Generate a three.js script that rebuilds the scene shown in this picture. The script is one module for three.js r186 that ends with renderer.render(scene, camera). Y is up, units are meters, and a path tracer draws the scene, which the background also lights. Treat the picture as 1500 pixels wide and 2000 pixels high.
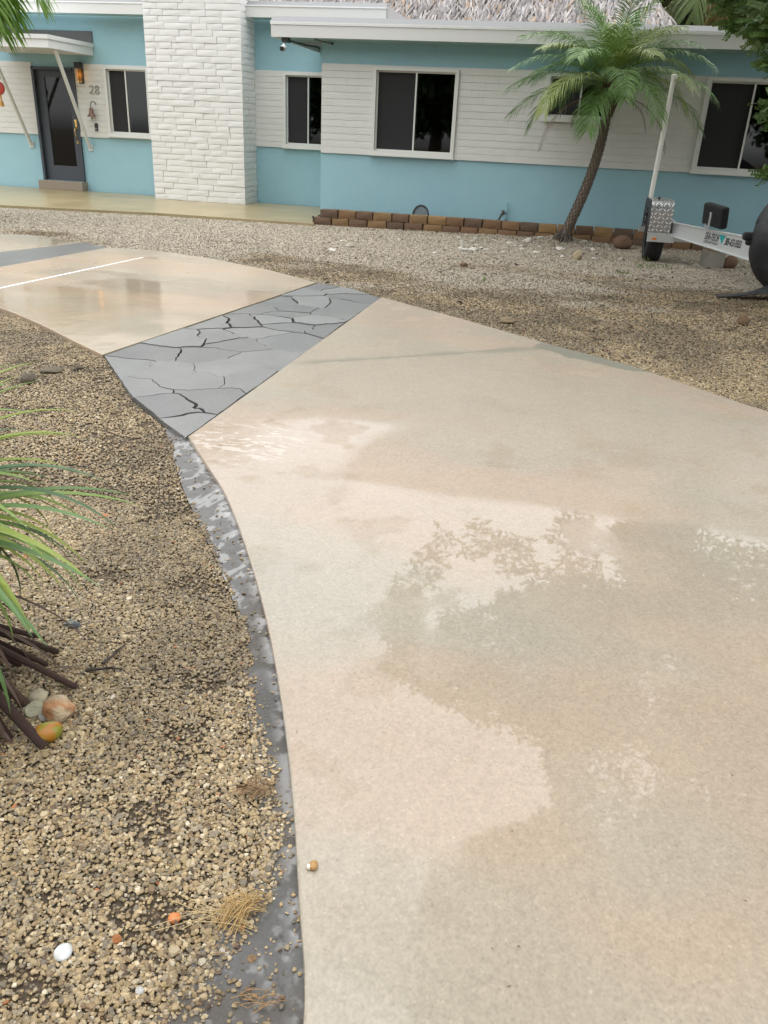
import * as THREE from 'three';
import { mergeGeometries } from 'three/addons/utils/BufferGeometryUtils.js';
import { RoundedBoxGeometry } from 'three/addons/geometries/RoundedBoxGeometry.js';
import { FontLoader } from 'three/addons/loaders/FontLoader.js';
import { TextGeometry } from 'three/addons/geometries/TextGeometry.js';

// ---------------------------------------------------------------- camera, sky, sun, exposure
const scene = new THREE.Scene();
const EYE = new THREE.Vector3(0, 1.4, 0), FPX = 1591.34;
const camera = new THREE.PerspectiveCamera(2 * Math.atan(1000 / FPX) * 180 / Math.PI, 0.75, 0.05, 400);
camera.position.copy(EYE);
camera.rotation.set(-0.434498, 0.2035, 0.0492736, 'YXZ');
camera.updateMatrixWorld(true);
const renderer = new THREE.WebGLRenderer({ antialias: true });
renderer.toneMapping = THREE.LinearToneMapping;
renderer.toneMappingExposure = 1.04;
renderer.shadowMap.enabled = true;

function mulberry(a) { return () => { a |= 0; a = a + 0x6D2B79F5 | 0; let t = Math.imul(a ^ a >>> 15, 1 | a); t = t + Math.imul(t ^ t >>> 7, 61 | t) ^ t; return ((t ^ t >>> 14) >>> 0) / 4294967296; }; }
const rnd = mulberry(20240);
const rr = (a, b, r = rnd) => a + (b - a) * r();
const TAB = new Float32Array(65536); { const r = mulberry(77); for (let i = 0; i < 65536; i++) TAB[i] = r(); }
function vn(x, y) {                                                  // value noise 0..1
  const xi = Math.floor(x), yi = Math.floor(y); let fx = x - xi, fy = y - yi;
  fx = fx * fx * (3 - 2 * fx); fy = fy * fy * (3 - 2 * fy);
  const a = xi & 255, b = (xi + 1) & 255, c = (yi & 255) << 8, d = ((yi + 1) & 255) << 8;
  const p = TAB[a | c], q = TAB[b | c], s = TAB[a | d], t = TAB[b | d];
  return p + (q - p) * fx + (s - p + (p - q - s + t) * fx) * fy;
}
function fbm(x, y, o = 4) { let s = 0, a = 0.5, n = 0; for (let i = 0; i < o; i++) { s += a * vn(x, y); n += a; a *= 0.5; x = x * 2.03 + 17.3; y = y * 2.03 + 9.1; } return s / n; }
const clamp = (v, a = 0, b = 1) => v < a ? a : v > b ? b : v;
const sstep = (a, b, v) => { const t = clamp((v - a) / (b - a)); return t * t * (3 - 2 * t); };

{ // overcast sky: bright even cloud with soft billows
  const W = 512, H = 256, d = new Float32Array(W * H * 4);
  for (let j = 0; j < H; j++) for (let i = 0; i < W; i++) {
    const el = (j + 0.5) / H * Math.PI - Math.PI / 2, az = i / W * Math.PI * 2;
    const up = Math.max(0, Math.sin(el)), cx = Math.cos(az) * Math.cos(el), cz = Math.sin(az) * Math.cos(el), k = 2.6 / (up + 0.45);
    const c = fbm(cx * k + 20, cz * k + 20, 5);
    const b = el < 0 ? 0.5 : 3.1 * (1 + 1.4 * up) / 2.4 * (1 + 0.2 * (c - 0.5));
    const o = (j * W + i) * 4;
    d[o] = b; d[o + 1] = b * 1.0; d[o + 2] = b * 1.005; d[o + 3] = 1;
  }
  const t = new THREE.DataTexture(d, W, H, THREE.RGBAFormat, THREE.FloatType);
  t.mapping = THREE.EquirectangularReflectionMapping; t.magFilter = THREE.LinearFilter; t.minFilter = THREE.LinearFilter; t.wrapS = THREE.RepeatWrapping; t.needsUpdate = true;
  scene.background = t; scene.environment = t;
}
const sun = new THREE.DirectionalLight(new THREE.Color(1, 0.96, 0.9), 0.5);
sun.position.set(-4, 16, -5); sun.target.position.set(-2, 0, -8);
sun.castShadow = true; sun.shadow.radius = 40; sun.shadow.mapSize.set(2048, 2048);
Object.assign(sun.shadow.camera, { left: -18, right: 18, top: 18, bottom: -18, near: 1, far: 60 });
scene.add(sun, sun.target);

// ---------------------------------------------------------------- helpers
const V = (x, y, z) => new THREE.Vector3(x, y, z);
function ray(px, py) { return V((px - 750) / FPX, (1000 - py) / FPX, -1).applyQuaternion(camera.quaternion); }
function G(px, py, y = 0) { const d = ray(px, py); return EYE.clone().addScaledVector(d, (y - EYE.y) / d.y); }   // photo pixel on the level y
function Wz(px, py, z) { const d = ray(px, py); return EYE.clone().addScaledVector(d, z / d.z); }                 // photo pixel on the facade plane z
const used = {};
function numbered(n) { const k = used[n] = (used[n] ?? -1) + 1; return k ? `${n}_${String(k).padStart(3, '0')}` : n; }
function sh(o) { o.castShadow = true; o.receiveShadow = true; return o; }
function mesh(name, geo, mat, parent) { const m = sh(new THREE.Mesh(geo, mat)); m.name = parent ? name : numbered(name); (parent ?? scene).add(m); return m; }
function tag(o, label, category, group, kind) { o.userData.label = label; if (category) o.userData.category = category; if (group) o.userData.group = group; if (kind) o.userData.kind = kind; return o; }
function thing(name, label, category, p = V(0, 0, 0), turn = 0, group) { const g = new THREE.Group(); g.name = numbered(name); g.position.copy(p); g.rotation.y = turn; scene.add(g); return tag(g, label, category, group); }
function sub(name, parent, p = V(0, 0, 0)) { const g = new THREE.Group(); g.name = name; g.position.copy(p); parent.add(g); return g; }
const col = (r, g, b) => new THREE.Color().setRGB(r, g, b);
function mat(c, rough = 0.8, o = {}) { return new THREE.MeshPhysicalMaterial({ color: Array.isArray(c) ? col(...c) : c, roughness: rough, ...o }); }
function bx(w, h, d, x = 0, y = 0, z = 0) {                            // box with uv in metres
  const g = new THREE.BoxGeometry(w, h, d), n = g.attributes.normal, p = g.attributes.position, u = g.attributes.uv;
  for (let i = 0; i < n.count; i++) { const ax = Math.abs(n.getX(i)), ay = Math.abs(n.getY(i)); u.setXY(i, ax > 0.5 ? p.getZ(i) : p.getX(i), ay > 0.5 ? p.getZ(i) : p.getY(i)); }
  g.translate(x, y, z); return g;
}
const rbx = (w, h, d, r, x = 0, y = 0, z = 0) => new RoundedBoxGeometry(w, h, d, 2, r).translate(x, y, z);
function tube(pts, r0, r1 = r0, seg = 8, rad = 8) {                   // tapered tube along points
  const c = pts.length > 2 ? new THREE.CatmullRomCurve3(pts) : new THREE.LineCurve3(pts[0], pts[1]);
  const g = new THREE.TubeGeometry(c, seg, 1, rad, false), p = g.attributes.position, q = V(0, 0, 0);
  for (let i = 0; i <= seg; i++) { const t = i / seg, r = r0 + (r1 - r0) * t; c.getPointAt(t, q); for (let j = 0; j <= rad; j++) { const k = i * (rad + 1) + j; p.setXYZ(k, q.x + (p.getX(k) - q.x) * r, q.y + (p.getY(k) - q.y) * r, q.z + (p.getZ(k) - q.z) * r); } }
  return g;
}
const cyl = (r0, r1, h, x, y, z, n = 16) => new THREE.CylinderGeometry(r1, r0, h, n).translate(x, y, z);
function plain(g) { const h = g.index ? g.toNonIndexed() : g; for (const k of Object.keys(h.attributes)) if (!['position', 'normal', 'uv'].includes(k)) h.deleteAttribute(k); return h; }
const join = (...a) => mergeGeometries(a.flat().map(plain));
function tex(W, H, fn, srgb = false, wrap = true) {                   // fn(i, j) -> linear [r,g,b] or a number
  const d = new Uint8Array(W * H * 4);
  for (let j = 0; j < H; j++) for (let i = 0; i < W; i++) {
    const v = fn(i, j), o = (j * W + i) * 4;
    if (typeof v === 'number') { d[o] = d[o + 1] = d[o + 2] = clamp(v) * 255; } else for (let k = 0; k < 3; k++) { const c = clamp(v[k]); d[o + k] = 255 * (srgb ? (c < 0.0031308 ? c * 12.92 : 1.055 * Math.pow(c, 1 / 2.4) - 0.055) : c); }
    d[o + 3] = 255;
  }
  const t = new THREE.DataTexture(d, W, H); t.magFilter = THREE.LinearFilter; t.minFilter = THREE.LinearMipmapLinearFilter; t.generateMipmaps = true;
  if (wrap) t.wrapS = t.wrapT = THREE.RepeatWrapping; else t.wrapS = t.wrapT = THREE.ClampToEdgeWrapping;
  if (srgb) t.colorSpace = THREE.SRGBColorSpace; t.needsUpdate = true; return t;
}
function area(t, x0, y0, w, h) { t.repeat.set(1 / w, 1 / h); t.offset.set(-x0 / w, -y0 / h); return t; }   // lay a texture over x0..x0+w, y0..y0+h metres of uv
function every(t, m) { const c = t.clone(); c.repeat.set(1 / m, 1 / m); c.needsUpdate = true; return c; }
const tileNoise = (N, f) => (i, j) => { const x = i / N * f, y = j / N * f, u = i / N, v = j / N, n = (a, b) => fbm(a + 40, b + 40, 4); return (n(x, y) * (1 - u) + n(x - f, y) * u) * (1 - v) + (n(x, y - f) * (1 - u) + n(x - f, y - f) * u) * v; };
function flat(pts, y0, y1, bevel = 0) {                               // ground polygon extruded from y0 to y1, uv = (x, -z) metres
  const s = new THREE.Shape(pts.map((p) => new THREE.Vector2(p.x, -p.z)));
  const g = new THREE.ExtrudeGeometry(s, { depth: y1 - y0 - bevel, bevelEnabled: bevel > 0, bevelThickness: bevel, bevelSize: bevel, bevelOffset: -bevel, bevelSegments: 2, steps: 1 });
  g.rotateX(-Math.PI / 2); g.translate(0, y0, 0); return g;
}
function inside(pts, x, z) { let c = false; for (let i = 0, j = pts.length - 1; i < pts.length; j = i++) { const a = pts[i], b = pts[j]; if ((a.z > z) !== (b.z > z) && x < (b.x - a.x) * (z - a.z) / (b.z - a.z) + a.x) c = !c; } return c; }
function distLine(pts, x, z) { let m = 1e9; for (let i = 0; i + 1 < pts.length; i++) { const a = pts[i], b = pts[i + 1], dx = b.x - a.x, dz = b.z - a.z, t = clamp(((x - a.x) * dx + (z - a.z) * dz) / (dx * dx + dz * dz)); m = Math.min(m, Math.hypot(x - a.x - dx * t, z - a.z - dz * t)); } return m; }
const smoothPts = (a, n) => new THREE.CatmullRomCurve3(a, false, 'centripetal').getPoints(n);

// shared fine relief
const NB = 512;
const stuccoT = tex(NB, NB, tileNoise(NB, 70));
const softT = tex(NB, NB, tileNoise(NB, 9));
const grainT = tex(NB, NB, (i, j) => TAB[(i * 131 + j * 7919) & 65535] * 0.6 + tileNoise(NB, 120)(i, j) * 0.4);

// ---------------------------------------------------------------- ground outlines read from the photograph
const ST = 0.03;                                                     // slab top above the gravel
const g_ = (px, py, y = ST) => G(px, py, y);
const nearEdge = smoothPts([g_(367, 852), g_(402, 905), g_(440, 965), g_(484, 1080), g_(520, 1210), g_(549, 1370), g_(571, 1560), g_(583, 1750), g_(592, 2000), V(-0.2, ST, -0.3), V(-0.2, ST, 0.8)], 60);
const backEdge = smoothPts([g_(745, 580), g_(900, 622), g_(1060, 668), g_(1230, 714), g_(1500, 803), V(2.2, ST, -4.2), V(3.3, ST, -3.2), V(4.6, ST, -1.8)], 40);
const nearSlab = [...nearEdge, V(5.2, ST, 0.8), ...[...backEdge].reverse()];
const stripL = [g_(203, 692), g_(620, 552)], stripR = [g_(365, 855), g_(745, 580)];
const strip = [g_(203, 692), g_(232, 735), g_(258, 773), g_(300, 808), g_(362, 854), g_(744, 580), g_(690, 563), g_(621, 552)];
const farFront = smoothPts([g_(200, 692), g_(150, 668), g_(80, 633), g_(0, 600), V(-5.4, ST, -6.2), V(-7.2, ST, -6.6)], 30);
const jointA = g_(330, 492), jointB = g_(0, 563), jd = jointA.clone().sub(jointB).normalize();
const jointC = jointB.clone().addScaledVector(jd, -2.6);
const farSlab = [...farFront.filter((p) => (p.x - jointB.x) * jd.z - (p.z - jointB.z) * jd.x < 0.0001 || true)];
const slabFar1 = [...farFront, jointC, jointB, jointA, g_(420, 506), g_(530, 528), g_(618, 551)];
const greyA = g_(160, 473), greyB = g_(212, 483), greyC = g_(0, 521), greyD = g_(0, 492);
const gd = greyA.clone().sub(greyD).normalize(), gd2 = greyB.clone().sub(greyC).normalize();
const greyE = greyC.clone().addScaledVector(gd2, -2.6), greyF = greyD.clone().addScaledVector(gd, -2.6);
const slabFar2 = [jointC, greyE, greyC, greyB, g_(270, 486), jointA.clone().addScaledVector(jd, -0.01), jointB];
const greyStrip = [greyE, greyF, greyD, greyA, greyB, greyC];
const slabFar3 = [greyF, V(-9.5, ST, -9.2), g_(0, 457), g_(60, 459), g_(110, 466), greyA, greyD];
const paved = [nearSlab, strip, slabFar1, slabFar2, greyStrip, slabFar3];
const onPaved = (x, z) => paved.some((p) => inside(p, x, z));
const filmOuter = smoothPts([g_(322, 838, 0), g_(338, 890, 0), g_(355, 950, 0), g_(388, 1025, 0), g_(428, 1110, 0), g_(462, 1200, 0), g_(474, 1300, 0), g_(488, 1420, 0), g_(505, 1560, 0), g_(508, 1680, 0), g_(455, 1800, 0), g_(400, 1850, 0), g_(300, 2000, 0), V(-0.9, 0, -0.4)], 70);
const filmInner = nearEdge.map((p) => V(p.x + 0.03, 0, p.z)).filter((p) => p.z < -0.42);
const film = [...filmOuter, ...[...filmInner].reverse(), G(352, 850, 0)];
const porchFront = [V(-14, 0, -13.1), G(0, 400, 0.05), G(300, 415, 0.05), G(613, 436, 0.05)];
const porch = [...porchFront, V(-4.35, 0, -14.06), V(-4.35, 0, -16.2), V(-14, 0, -16.2)];
function groundH(x, z) {
  let h = (fbm(x * 1.3 + 5, z * 1.3 + 9, 3) - 0.5) * 0.014;
  h += 0.10 * Math.exp(-(((z + 13.9) / 0.45) ** 2)) * sstep(-3.6, -1.2, x) * (0.75 + 0.5 * vn(x * 2, 3));
  h += 0.07 * Math.exp(-(((x + 0.2) ** 2 + (z + 13.25) ** 2) / 0.16));
  return h;
}

// ---------------------------------------------------------------- ground sheet (gravel bed)
const GN = 1024;
const pebblePts = []; { const r = mulberry(5); for (let i = 0; i < 64 * 64; i++) pebblePts.push([r(), r(), r(), r()]); }
function pebbleField(i, j) {                                          // cellular pebbles, 64 cells a side
  const x = i / GN * 64, y = j / GN * 64, xi = Math.floor(x), yi = Math.floor(y); let d1 = 9, d2 = 9, id = 0;
  for (let b = -1; b <= 1; b++) for (let a = -1; a <= 1; a++) { const k = (((yi + b) & 63) << 6) | ((xi + a) & 63), q = pebblePts[k], d = Math.hypot(xi + a + q[0] - x, yi + b + q[1] - y); if (d < d1) { d2 = d1; d1 = d; id = k; } else if (d < d2) d2 = d; }
  const q = pebblePts[id]; return [q[3] < 0.3 ? 0 : Math.max(0, 0.62 - d1 - 0.3 * q[3] * vn(x * 3, y * 3)) * Math.min(1, (d2 - d1) * 4), q[2], q[3]];
}
const pebbleCols = [[0.36, 0.30, 0.20], [0.30, 0.23, 0.14], [0.28, 0.25, 0.20], [0.42, 0.37, 0.28], [0.22, 0.17, 0.11], [0.33, 0.28, 0.20]];
const gravelMap = tex(GN, GN, (i, j) => { const [e, a, b] = pebbleField(i, j), c = pebbleCols[Math.floor(a * 5.99)], m = sstep(0.02, 0.2, e), s = 0.75 + 0.5 * b; const v = 0.6 + 0.8 * TAB[(i * 7919 + j * 104729) & 65535]; return [0.105 * v + (c[0] * s - 0.105 * v) * m, 0.081 * v + (c[1] * s - 0.081 * v) * m, 0.055 * v + (c[2] * s - 0.055 * v) * m]; }, true);
const gravelBump = tex(GN, GN, (i, j) => sstep(0, 0.4, pebbleField(i, j)[0]) * 0.8 + 0.2 * TAB[(i * 131 + j * 7919) & 65535]);
// dry pale gravel or damp brown gravel: 0 damp .. 1 dry, with broken outlines
function dry(x, z) { const n = fbm(x * 0.9 + 3, z * 1.6 + 8, 4) - 0.5; return sstep(-0.12, 0.12, (-z - 8.9 - Math.max(0, x) * 0.55) * 0.16 + n * 0.9); }
{
  const xs = [], zs = []; for (let i = 0; i <= 150; i++) xs.push(-13 + i * 0.13); for (let i = 0; i <= 130; i++) zs.push(-16.2 + i * 0.13);
  xs.unshift(-120, -60, -30, -18); xs.push(10, 18, 40, 120); zs.unshift(-160, -80, -40, -22); zs.push(3, 8, 25, 80);
  const P = [], U = [], C = [], I = [];
  for (const z of zs) for (const x of xs) { const d = dry(x, z), n = 0.85 + 0.3 * fbm(x * 2, z * 2, 3); P.push(x, groundH(x, z) - 0.004, z); U.push(x, -z); C.push((0.72 + 0.50 * d) * n, (0.68 + 0.56 * d) * n, (0.62 + 0.66 * d) * n); }
  const w = xs.length; for (let j = 0; j + 1 < zs.length; j++) for (let i = 0; i + 1 < w; i++) { const a = j * w + i; I.push(a, a + w, a + 1, a + 1, a + w, a + w + 1); }
  const g = new THREE.BufferGeometry(); g.setAttribute('position', new THREE.Float32BufferAttribute(P, 3)); g.setAttribute('uv', new THREE.Float32BufferAttribute(U, 2)); g.setAttribute('color', new THREE.Float32BufferAttribute(C, 3)); g.setIndex(I); g.computeVertexNormals();
  const m = new THREE.MeshStandardMaterial({ vertexColors: true, color: col(0.8, 0.79, 0.77), roughness: 0.9, map: every(gravelMap, 0.75), bumpMap: every(gravelBump, 0.75), bumpScale: 0.006 });
  tag(mesh('ground', g, m), 'damp brown soil and limestone gravel around the drive', 'ground', null, 'structure');
}

// ---------------------------------------------------------------- concrete drive
function puddle(x, y) {                                               // standing water on the near slab: 1 wet mirror .. 0 damp
  const z = -y, n = fbm(x * 1.7 + 11, y * 1.7 + 4, 4) - 0.5, n2 = fbm(x * 6 + 1, y * 6, 3) - 0.5;
  let w = sstep(-0.045, 0.045, (z + 3.16 + 0.14 * n + 0.05 * n2 - Math.max(0, x - 0.5) * 0.1) * 0.6);
  w = Math.max(w, sstep(-0.16, 0.16, 0.30 - Math.abs(x + 1.15 + 0.18 * (z + 3.4)) + 0.35 * n + 0.1 * n2) * sstep(-4.5, -3.7, z + n));
  return w;
}
const CX = -2.6, CY = -0.9, CW = 8, CH = 9;
const nearMap = area(tex(2048, 2048, (i, j) => {
  const x = CX + i / 2048 * CW, y = CY + j / 2048 * CH;
  const a = fbm(x * 0.8 + 3, y * 1.3 + 1, 4), b = fbm(x * 0.7 + 31, y * 1.0 + 15, 4), c = fbm(x * 3 + 7, y * 3.6 + 2, 4), f = TAB[(i * 7919 + j * 104729) & 65535], f2 = vn(i * 0.45, j * 0.45), f3 = vn(i * 0.16 + 9, j * 0.16);
  const pink = sstep(0.47, 0.66, a), grn = sstep(0.50, 0.68, b), k = 0.98 + 0.10 * (c - 0.5) + 0.14 * (f2 - 0.5) + 0.22 * (f - 0.5) + 0.03 * (f3 - 0.5);
  let r = 0.300 + 0.024 * pink - 0.016 * grn, g = 0.259 - 0.002 * pink - 0.002 * grn, bl = 0.200 - 0.008 * pink + 0.003 * grn;
  r *= k; g *= k; bl *= k;
  const sp = TAB[(i * 40503 + j * 30011 + ((i * j) >> 3)) & 65535];
  if (sp > 0.985) { r *= 1.2; g *= 1.2; bl *= 1.22; } else if (sp < 0.012) { r *= 0.82; g *= 0.82; bl *= 0.82; }
  // grey cement stain along the cold joint and the puddled patch at the slab's edge
  const jx = x, jy = 4.94 + (x + 1.64) * 0.725, dj = Math.abs(y - jy - 0.04 * (fbm(x * 3, 5, 3) - 0.5));
  const st = sstep(0.10, 0.0, dj + 0.12 * (fbm(x * 5, y * 5, 3) - 0.5)) * sstep(-1.7, -1.5, x) * sstep(0.5, 0.1, x) * 0.55;
  const gp = sstep(0.02, -0.02, Math.hypot((x - 0.22) * 0.8 + (y - 5.98) * 0.35, (y - 5.98) * 1.0 + (x - 0.22) * 0.35) - 0.27 + 0.3 * (fbm(x * 6, y * 6, 4) - 0.5)) * 0.85;
  const s = Math.max(st, gp); r += (0.165 - r) * s; g += (0.165 - g) * s; bl += (0.13 - bl) * s;
  if (dj < 0.006 && x < -0.3 && x > -1.7) { r *= 0.75; g *= 0.75; bl *= 0.75; }
  // white water ripple reflections painted into the colour at the far left corner
  const e = 0.3 * sstep(0.56, 0.66, fbm(x * 24, y * 60, 4)) * sstep(0.45, 0.1, Math.hypot(x + 1.45, y - 3.45)); r += (0.72 - r) * e; g += (0.71 - g) * e; bl += (0.68 - bl) * e;
  return [r, g, bl];
}, true, false), CX, CY, CW, CH);
const nearBump = area(tex(2048, 2048, (i, j) => { const x = CX + i / 2048 * CW, y = CY + j / 2048 * CH, p = puddle(x, y), close = sstep(1.9, 1.1, y); return 0.5 + (vn(i * 0.5, j * 0.5) - 0.5 + 0.7 * (TAB[(i * 131 + j * 7919) & 65535] - 0.5)) * (0.5 * (1 - p) + 0.10 * p + 0.30 * close * p) + (fbm(x * 8, y * 8, 3) - 0.5) * 0.3; }, false, false), CX, CY, CW, CH);
const nearWet = area(tex(1024, 1024, (i, j) => { const x = CX + i / 1024 * CW, y = CY + j / 1024 * CH, p = puddle(x, y), n = fbm(x * 5 + 3, y * 5, 4), m = fbm(x * 22, y * 22, 3); const w = Math.max(p, 0.35); return [clamp(w - 0.35 * sstep(0.62, 0.70, n) - 0.2 * sstep(0.66, 0.72, m)), clamp(0.22 * (1 - p) + p * (0.018 + 0.05 * sstep(1.6, 1.0, y) + 0.10 * sstep(0.60, 0.70, n))), 0]; }, false, false), CX, CY, CW, CH);
const concreteNear = new THREE.MeshPhysicalMaterial({ map: nearMap, roughness: 0.6, bumpMap: nearBump, bumpScale: 0.0016, ior: 1.4, specularIntensity: 0.5, clearcoat: 1, clearcoatMap: nearWet, clearcoatRoughness: 1, clearcoatRoughnessMap: nearWet });
tag(mesh('driveway_slab', flat(nearSlab, -0.06, ST, 0.006), concreteNear), 'large wet beige concrete driveway slab with curved edge', 'driveway', null, 'structure');
const FX = -10, FY = 4, FW = 9, FH = 7;
const farMap = area(tex(1024, 1024, (i, j) => {
  const x = FX + i / 1024 * FW, y = FY + j / 1024 * FH, a = fbm(x * 0.7 + 13, y * 1.2 + 1, 4), b = fbm(x * 0.55 + 3, y * 1.1 + 15, 4), c = fbm(x * 4 + 7, y * 4 + 2, 4), f = TAB[(i * 7919 + j * 104729) & 65535];
  const pink = sstep(0.42, 0.62, a), gry = sstep(0.5, 0.66, b), k = 0.95 + 0.2 * (c - 0.5) + 0.08 * (f - 0.5);
  return [(0.38 + 0.03 * pink - 0.045 * gry) * k, (0.318 - 0.004 * pink - 0.035 * gry) * k, (0.235 - 0.01 * pink - 0.025 * gry) * k];
}, true, false), FX, FY, FW, FH);
const farRough = area(tex(512, 512, (i, j) => { const x = FX + i / 512 * FW, y = FY + j / 512 * FH; return 0.05 + 0.22 * sstep(0.46, 0.58, fbm(x * 0.6 + 8, y * 0.9 + 3, 4)) + 0.05 * fbm(x * 9, y * 9, 2); }, false, false), FX, FY, FW, FH);
const concreteFar = new THREE.MeshPhysicalMaterial({ map: farMap, roughness: 1, roughnessMap: farRough, bumpMap: every(softT, 0.7), bumpScale: 0.0015, ior: 1.45 });
for (const [pts, l] of [[slabFar1, 'wet peach concrete slab between cracked grey strip and white joint'], [slabFar2, 'narrow peach concrete slab between white joint and plain grey strip'], [slabFar3, 'peach concrete slab beyond the plain grey strip']])
  tag(mesh('driveway_slab', flat(pts, -0.06, ST - 0.001, 0.004), concreteFar), l, 'driveway', null, 'structure');
const greyMap = tex(512, 512, (i, j) => { const n = tileNoise(512, 6)(i, j), f = TAB[(i * 7919 + j * 104729) & 65535], k = 0.9 + 0.6 * (n - 0.5) + 0.10 * f; return [0.140 * k, 0.143 * k, 0.140 * k]; }, true);
const greyM = [1, 0.84, 1.14].map((k, i) => new THREE.MeshPhysicalMaterial({ map: every(greyMap, 1.3 + 0.2 * i), color: col(k, k, k), roughness: 0.3 + 0.06 * i, bumpMap: every(stuccoT, 0.8), bumpScale: 0.003 }));
tag(mesh('grey_paving_strip', flat(greyStrip, -0.06, ST - 0.004), greyM[0]), 'plain grey concrete strip across the far drive', 'paving', null, 'structure');
{ // white foam joint
  const n = V(-jd.z, 0, jd.x).multiplyScalar(0.018), a = jointC.clone(), b = jointA.clone().addScaledVector(jd, -0.55);
  tag(mesh('joint_strip', flat([a.clone().add(n), b.clone().add(n.clone().multiplyScalar(0.5)), b.clone().sub(n.clone().multiplyScalar(0.5)), a.clone().sub(n)], ST - 0.002, ST + 0.003), mat([0.85, 0.86, 0.86], 0.5)), 'white expansion joint between two peach slabs', 'joint', null, 'structure');
}
{ // cracked grey strip: each broken piece is a part
  const holder = new THREE.Group(); holder.name = 'cracked_paving_strip'; scene.add(holder);
  tag(holder, 'cracked slate grey paving strip crossing the beige drive', 'paving', null, 'structure');
  mesh('bedding', flat(strip, -0.06, -0.004), mat([0.035, 0.032, 0.03], 0.9), holder);
  const seeds = [[352, 838], [318, 790], [262, 752], [236, 712], [292, 688], [322, 722], [378, 738], [395, 778], [352, 660], [418, 628], [402, 690], [446, 716], [478, 742], [470, 668], [505, 700], [440, 655], [476, 626], [500, 648], [545, 662], [492, 602], [535, 622], [540, 588], [582, 604], [585, 568], [575, 635], [628, 560], [618, 590], [650, 612], [640, 640], [672, 566], [668, 592], [700, 580], [610, 625], [566, 612]].map(([a, b]) => G(a, b, ST));
  const cl = (poly, a, b) => { // keep the side nearer to a
    const mx = (a.x + b.x) / 2, mz = (a.z + b.z) / 2, nx = b.x - a.x, nz = b.z - a.z, f = (p) => (p.x - mx) * nx + (p.z - mz) * nz, out = [];
    for (let i = 0; i < poly.length; i++) { const p = poly[i], q = poly[(i + 1) % poly.length], fp = f(p), fq = f(q); if (fp <= 0) out.push(p); if (fp * fq < 0) out.push(p.clone().lerp(q, fp / (fp - fq))); } return out;
  };
  const border = [...strip, strip[0]];
  seeds.forEach((s, si) => {
    let poly = strip.map((p) => p.clone()); for (const t of seeds) if (t !== s && poly.length > 2) poly = cl(poly, s, t);
    if (poly.length < 3) return;
    const fine = []; poly.forEach((p, i) => { const q = poly[(i + 1) % poly.length], n = Math.max(1, Math.round(p.distanceTo(q) / 0.035)); for (let k = 0; k < n; k++) fine.push(p.clone().lerp(q, k / n)); });
    const warped = fine.map((p) => { const e = clamp(distLine(border, p.x, p.z) / 0.12), w = 0.17 * e; const edge = 1 - e; return V(p.x + (fbm(p.x * 5 + 3, p.z * 5 + 50, 4) - 0.5) * w + (vn(p.x * 22, p.z * 22 + 70) - 0.5) * 0.012 * (1 - edge * 0.5), 0, p.z + (fbm(p.x * 5 + 33, p.z * 5 + 80, 4) - 0.5) * w); });
    const N = warped.length, inset = warped.map((p, i) => { const a = warped[(i + N - 1) % N], b = warped[(i + 1) % N], dx = b.x - a.x, dz = b.z - a.z, l = Math.hypot(dx, dz) || 1; const o = fbm(p.x * 2.6 + 5, p.z * 2.6 + 60, 3), w = 0.0026 + 0.008 * Math.pow(clamp((o - 0.42) / 0.35), 2); return V(p.x + (dz / l) * w * sgn(poly), 0, p.z - (dx / l) * w * sgn(poly)); });
    mesh('paving_piece', flat(inset, -0.03, ST - 0.001 - 0.009 * TAB[si * 91]), greyM[si % 3], holder);
  });
  function sgn(poly) { let a = 0; for (let i = 0; i < poly.length; i++) { const p = poly[i], q = poly[(i + 1) % poly.length]; a += p.x * q.z - q.x * p.z; } return a > 0 ? -1 : 1; }
}
{ // wet cement slurry that ran off along the slab
  const X = -2.1, Y = 0.3, W = 2, H = 3.5;
  const m = area(tex(512, 1024, (i, j) => {
    const x = X + i / 512 * W, y = Y + j / 1024 * H, d = distLine(filmInner, x, -y), n = fbm(x * 3, y * 3, 4), s = fbm(x * 34 + 7 * n, y * 15 + 6 * fbm(x * 3, y * 3), 4);
    const foam = clamp(sstep(0.58, 0.66, s) * sstep(1.6, 2.4, y) * 0.4 + sstep(0.05 + 0.04 * n, 0.02, d) * sstep(0.46, 0.58, fbm(x * 26, y * 26, 4)) * 0.5 + sstep(0.62, 0.74, fbm(x * 55, y * 55, 4)) * sstep(1.4, 0.9, y) * 0.2);
    const br = sstep(0.42, 0.62, fbm(x * 5 + 9, y * 5, 4)) * 0.6, k = 0.8 + 0.5 * n + 0.25 * (TAB[(i * 7919 + j * 104729) & 65535] - 0.5);
    return [0.075 * k - 0.022 * br + foam * 0.34, 0.073 * k - 0.032 * br + foam * 0.345, 0.070 * k - 0.040 * br + foam * 0.35];
  }, true, false), X, Y, W, H);
  const ro = area(tex(256, 512, (i, j) => { const x = X + i / 256 * W, y = Y + j / 512 * H; return 0.16 + 0.42 * sstep(0.40, 0.55, fbm(x * 6 + 2, y * 5, 4)) * sstep(2.2, 1.7, y + 0.4 * (fbm(x * 3, y * 3, 3) - 0.5)); }, false, false), X, Y, W, H);
  const g = flat(film, -0.02, 0.008);
  tag(mesh('cement_runoff', g, new THREE.MeshPhysicalMaterial({ map: m, roughness: 1, roughnessMap: ro, ior: 1.33, bumpMap: every(softT, 0.35), bumpScale: 0.006 })), 'wet grey cement runoff with white foam beside the slab', 'runoff', null, 'structure');
}
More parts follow.
